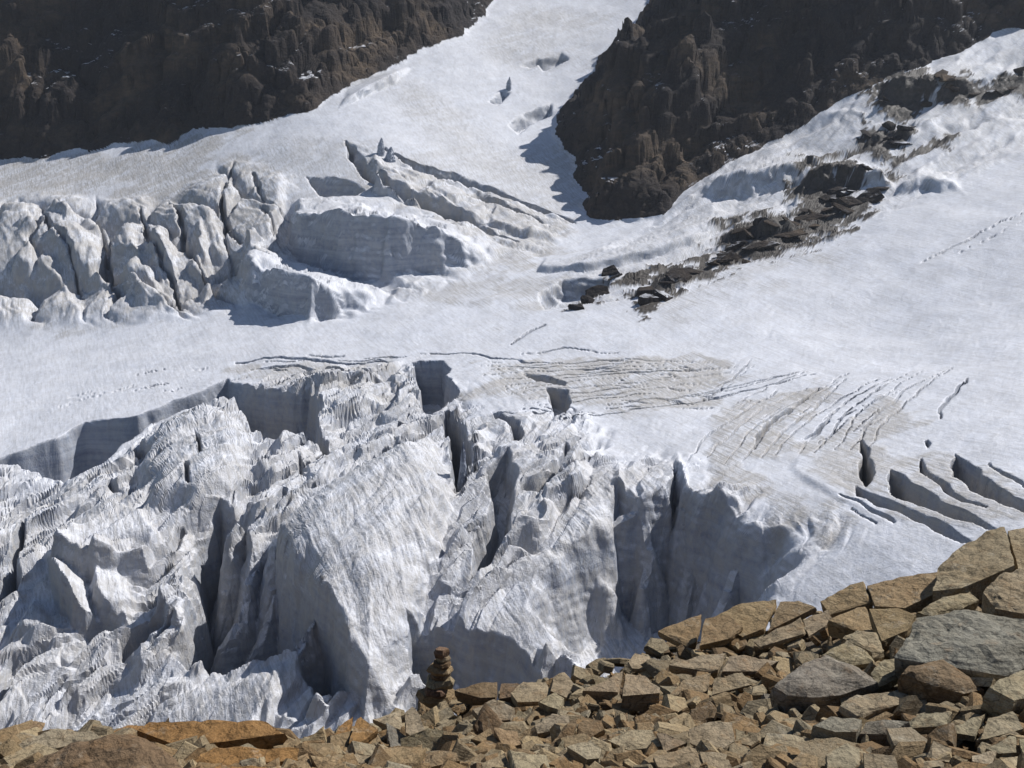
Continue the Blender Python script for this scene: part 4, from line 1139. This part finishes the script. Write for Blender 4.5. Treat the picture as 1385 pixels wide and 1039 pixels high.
for i, (p, s) in enumerate(placed):
    me, th = random.choice(protos)
    t = p.x / p.y
    w = [3, 3 if t < .1 else 1.5, 2 if t > 0 else .7, 1.4 if t > .1 else .3, 1.5, 1.2, .7]
    if t < -.2: w = [1, 3, .5, .1, 2, .4, .8]
    col, cn = random.choices(KINDS, w)[0]
    if t < -.2 and cn in ('ochre', 'tan') and random.random() < .6: col, cn = ORA, 'orange'
    ob = bpy.data.objects.new('rock', me)
    COL.objects.link(ob)
    ob.scale = (s * random.uniform(.9, 1.25), s * random.uniform(.8, 1.1), s * random.uniform(.8, 1.2))
    ob.rotation_euler = (random.gauss(.05, .24), random.gauss(.0, .24), random.uniform(0, 6.28))
    ob.location = p + Vector((0, 0, s * th * .1 - .03))
    c = jcol(col, .14); ob.color = (c[0], c[1], c[2], 1)
    near = min(range(len(HERO)), key=lambda q: (HERO[q][0] - p).length - HERO[q][1])
    ob['label'] = 'loose %s rock lying next to the %s' % (cn, SHORT[near])
    ob['category'] = 'rock'; ob['group'] = cn + ' rocks scattered over the moraine'

# --- small stones nobody could count
def rubble(name, n, smin, smax, pw, drop, tip, label, col):
    V, F = [], []
    for k in range(n):
        u = random.uniform(-60, 1440) if k % 5 < 3 else random.choice((random.uniform(-430, -60), random.uniform(1440, 2050))); vb = float(np.interp(u, _bk[:, 0], _bk[:, 1])); v = random.uniform(vb, 1085 if k % 5 < 3 else 1160)
        p = gpoint(u, v) - Vector((0, 0, drop))
        s = smin + (smax - smin) * random.random() ** pw; m = random.choice((4, 5, 5, 6))
        th = s * random.uniform(.14, .45); asp = random.uniform(.5, .95)
        b = len(V); ph = random.random() * 6
        R = Matrix.Rotation(random.uniform(0, 6.28), 3, 'Z') @ Matrix.Rotation(random.gauss(0, tip), 3, 'X') @ Matrix.Rotation(random.gauss(0, tip), 3, 'Y')
        for zz, sc in ((-th, .9), (th * .5, 1.0), (th, .82)):
            for i in range(m):
                a = ph + i * 6.283 / m + .5 * _RND[2][(b + i * 11) % 65536]; r = s * sc * (.75 + .5 * _RND[0][(b // 3 + i * 7) % 65536])
                V.append(p + R @ Vector((math.cos(a) * r, math.sin(a) * r * asp, zz)))
        for L in (0, 1):
            for i in range(m):
                j = (i + 1) % m
                F.append((b + L * m + i, b + L * m + j, b + (L + 1) * m + j, b + (L + 1) * m + i))
        F.append(tuple(b + 2 * m + i for i in range(m)))
    me = bpy.data.meshes.new(name); me.from_pydata([tuple(v) for v in V], [], F); me.materials.append(MAT_RUB)
    ob = bpy.data.objects.new(name, me); COL.objects.link(ob); ob['kind'] = 'stuff'; ob['label'] = label; ob['category'] = name
    ob.color = (col[0], col[1], col[2], 1)
MAT_RUB = rubble_material(True)
rubble('rubble', 6600, .02, .11, 2.2, .10, .3, 'small broken stones filling the gaps between the moraine rocks', (.26, .19, .112))
rubble('scree', 3300, .05, .15, 1.6, -.02, .42, 'thin sharp stone flakes strewn over the moraine rocks', (.29, .22, .132))

# --- the moraine itself: from behind the camera over the brink and down to the ice
nt_, nr_ = 230, 170
tt = np.sign(np.linspace(-1, 1, nt_)) * 2.3 * np.abs(np.linspace(-1, 1, nt_)) ** 1.5
yy = np.concatenate([np.linspace(.6, 14.5, 115), np.exp(np.linspace(math.log(14.8), math.log(240), nr_ - 115))])
Yg = np.repeat(yy[None], nt_, 0); Xg = tt[:, None] * Yg
Zg = ground(Xg, Yg)
Zg = Zg + .05 * fbm(Xg / .5, Yg / .5, 4, 201) * np.minimum(1, Yg / 3) + np.where(Yg > 16, 2.0 * fbm(Xg / 14, Yg / 14, 4, 205) * np.minimum(1, (Yg - 16) / 25), 0) - .16
vv = np.stack([Xg, Yg, Zg], -1).reshape(-1, 3)
aa = (np.arange(nt_ - 1)[:, None] * nr_ + np.arange(nr_ - 1)[None]).ravel()
me = bpy.data.meshes.new('moraine'); me.from_pydata(vv.tolist(), [], np.stack([aa, aa + nr_, aa + nr_ + 1, aa + 1], 1).tolist()); me.materials.append(MAT_SCREE)
for p in me.polygons: p.use_smooth = True
ob = bpy.data.objects.new('moraine', me); COL.objects.link(ob); ob['kind'] = 'structure'; ob['label'] = 'steep brown moraine slope of broken rock above the glacier'

# --- ice pinnacles standing on the upper tongue
for (u, v0, v1, w, lab) in ((515, 210, 186, 6, 'dark-sided ice pinnacle at the head of the long dirty crevasse'), (527, 216, 198, 8, 'blunt ice tooth beside the pinnacle of the dirty crevasse'), (688, 122, 104, 4, 'lone white ice pinnacle on the smooth upper tongue'),
                            (625, 665, 596, 7, 'slim ice needle standing in the deep crevasse behind the great serac')):
    x, y = unproj(u, v0 if v0 != 665 else 640)
    e = float(ray(u, v0)[1]); z0 = e * y; h = float(ray(u, v1)[1]) * y - z0; ww = w * y / FPX
    random.seed(int(u))
    bm = bmesh.new()
    for lv, sc in ((-.35, 1.2), (0, 1.0), (.45, .75), (.8, .4), (1.0, .12)):
        ph = random.random() * 6
        for i in range(6):
            a = ph + i * 1.047; r = ww * sc * random.uniform(.7, 1.15)
            bm.verts.new((math.cos(a) * r + lv * ww * .3, math.sin(a) * r, h * lv))
    ob = finish_rock(bm, 'ice_pinnacle', ww * .22, 3, ww * .03, int(u), (1, 1, 1), None, MAT_ICE)
    ob.location = (x, y, z0)
    ob['label'] = lab; ob['category'] = 'ice pinnacle'

# --- thin mountain air between the camera and the far cliffs
zmax = float(GH.max()) + 20; zmin = min(float(GH.min()), -245.0) - 5
bm = bmesh.new(); bmesh.ops.create_cube(bm, size=1.0)
for v in bm.verts: v.co = Vector((v.co.x * 3200, 870 + v.co.y * 1960, (zmax + zmin) / 2 + v.co.z * (zmax - zmin)))
me = bpy.data.meshes.new('haze'); bm.to_mesh(me); bm.free()
hm = bpy.data.materials.new('haze_air'); hm.use_nodes = True; hm.node_tree.nodes.clear()
ho = hm.node_tree.nodes.new('ShaderNodeOutputMaterial'); hv = hm.node_tree.nodes.new('ShaderNodeVolumePrincipled')
hv.inputs['Color'].default_value = (.80, .87, 1.0, 1); hv.inputs['Density'].default_value = .00004; hv.inputs['Anisotropy'].default_value = .2
hm.node_tree.links.new(hv.outputs[0], ho.inputs['Volume']); me.materials.append(hm)
ob = bpy.data.objects.new('haze', me); COL.objects.link(ob); ob['kind'] = 'stuff'; ob['label'] = 'thin pale mountain haze over the glacier'

# --- solid blocks of rock along the outcrops below the right-hand cliff
def on_ice(x, y):
    c = int(np.clip(np.searchsorted(TAN, x / y), 0, NCOL - 1)); r = int(np.clip(np.searchsorted(GY[c], y), 0, NROW - 1))
    return float(GH[c, r])
random.seed(91)
SPOTS = [([(772, 410), (835, 378)], 7, 'rocks of the lowest dark outcrop', 'dark rock in the lowest outcrop by the snow trough'), ([(865, 415), (932, 366)], 12, 'rocks of the small dark outcrop', 'dark rock in the small outcrop below the bright snow ledge'),
         ([(955, 355), (1075, 308)], 22, 'rocks of the broad dark outcrop', 'dark rock in the broad outcrop at the end of the snow ledge'), ([(1080, 305), (1195, 245)], 20, 'rocks of the highest dark band', 'dark rock in the long outcrop above the broad one'),
         ([(1170, 205), (1235, 180)], 8, 'rocks of the upper knoll', 'dark rock on the small knoll under the cliff foot'), ([(1190, 150), (1380, 110)], 14, 'rocks of the top band', 'dark rock in the topmost outcrop beside the cliff')]
for (ln, n, grp, lab) in SPOTS:
    for k in range(n):
        t = random.random()
        u = ln[0][0] + (ln[1][0] - ln[0][0]) * t + random.gauss(0, 5); v = ln[0][1] + (ln[1][1] - ln[0][1]) * t + random.gauss(0, 9)
        x, y = unproj(u, v)
        me, th = random.choice(protos)
        me2 = DARK.get(me.name) if 'DARK' in globals() else None
        if me2 is None:
            if 'DARK' not in globals(): DARK = {}
            me2 = me.copy(); me2.name = 'outcrop_rock'; me2.materials.clear(); me2.materials.append(MAT_CLIFF); DARK[me.name] = me2
        ob = bpy.data.objects.new('outcrop_rock', me2); COL.objects.link(ob)
        sz = random.uniform(3.0, 8.5)
        ob.scale = (sz * random.uniform(1, 1.5), sz, sz * random.uniform(.9, 1.6)); ob.rotation_euler = (random.gauss(.2, .25), random.gauss(0, .25), random.uniform(-.5, .9))
        ob.location = (x, y, on_ice(x, y) + sz * .05)
        ob['label'] = lab; ob['category'] = 'rock'; ob['group'] = grp
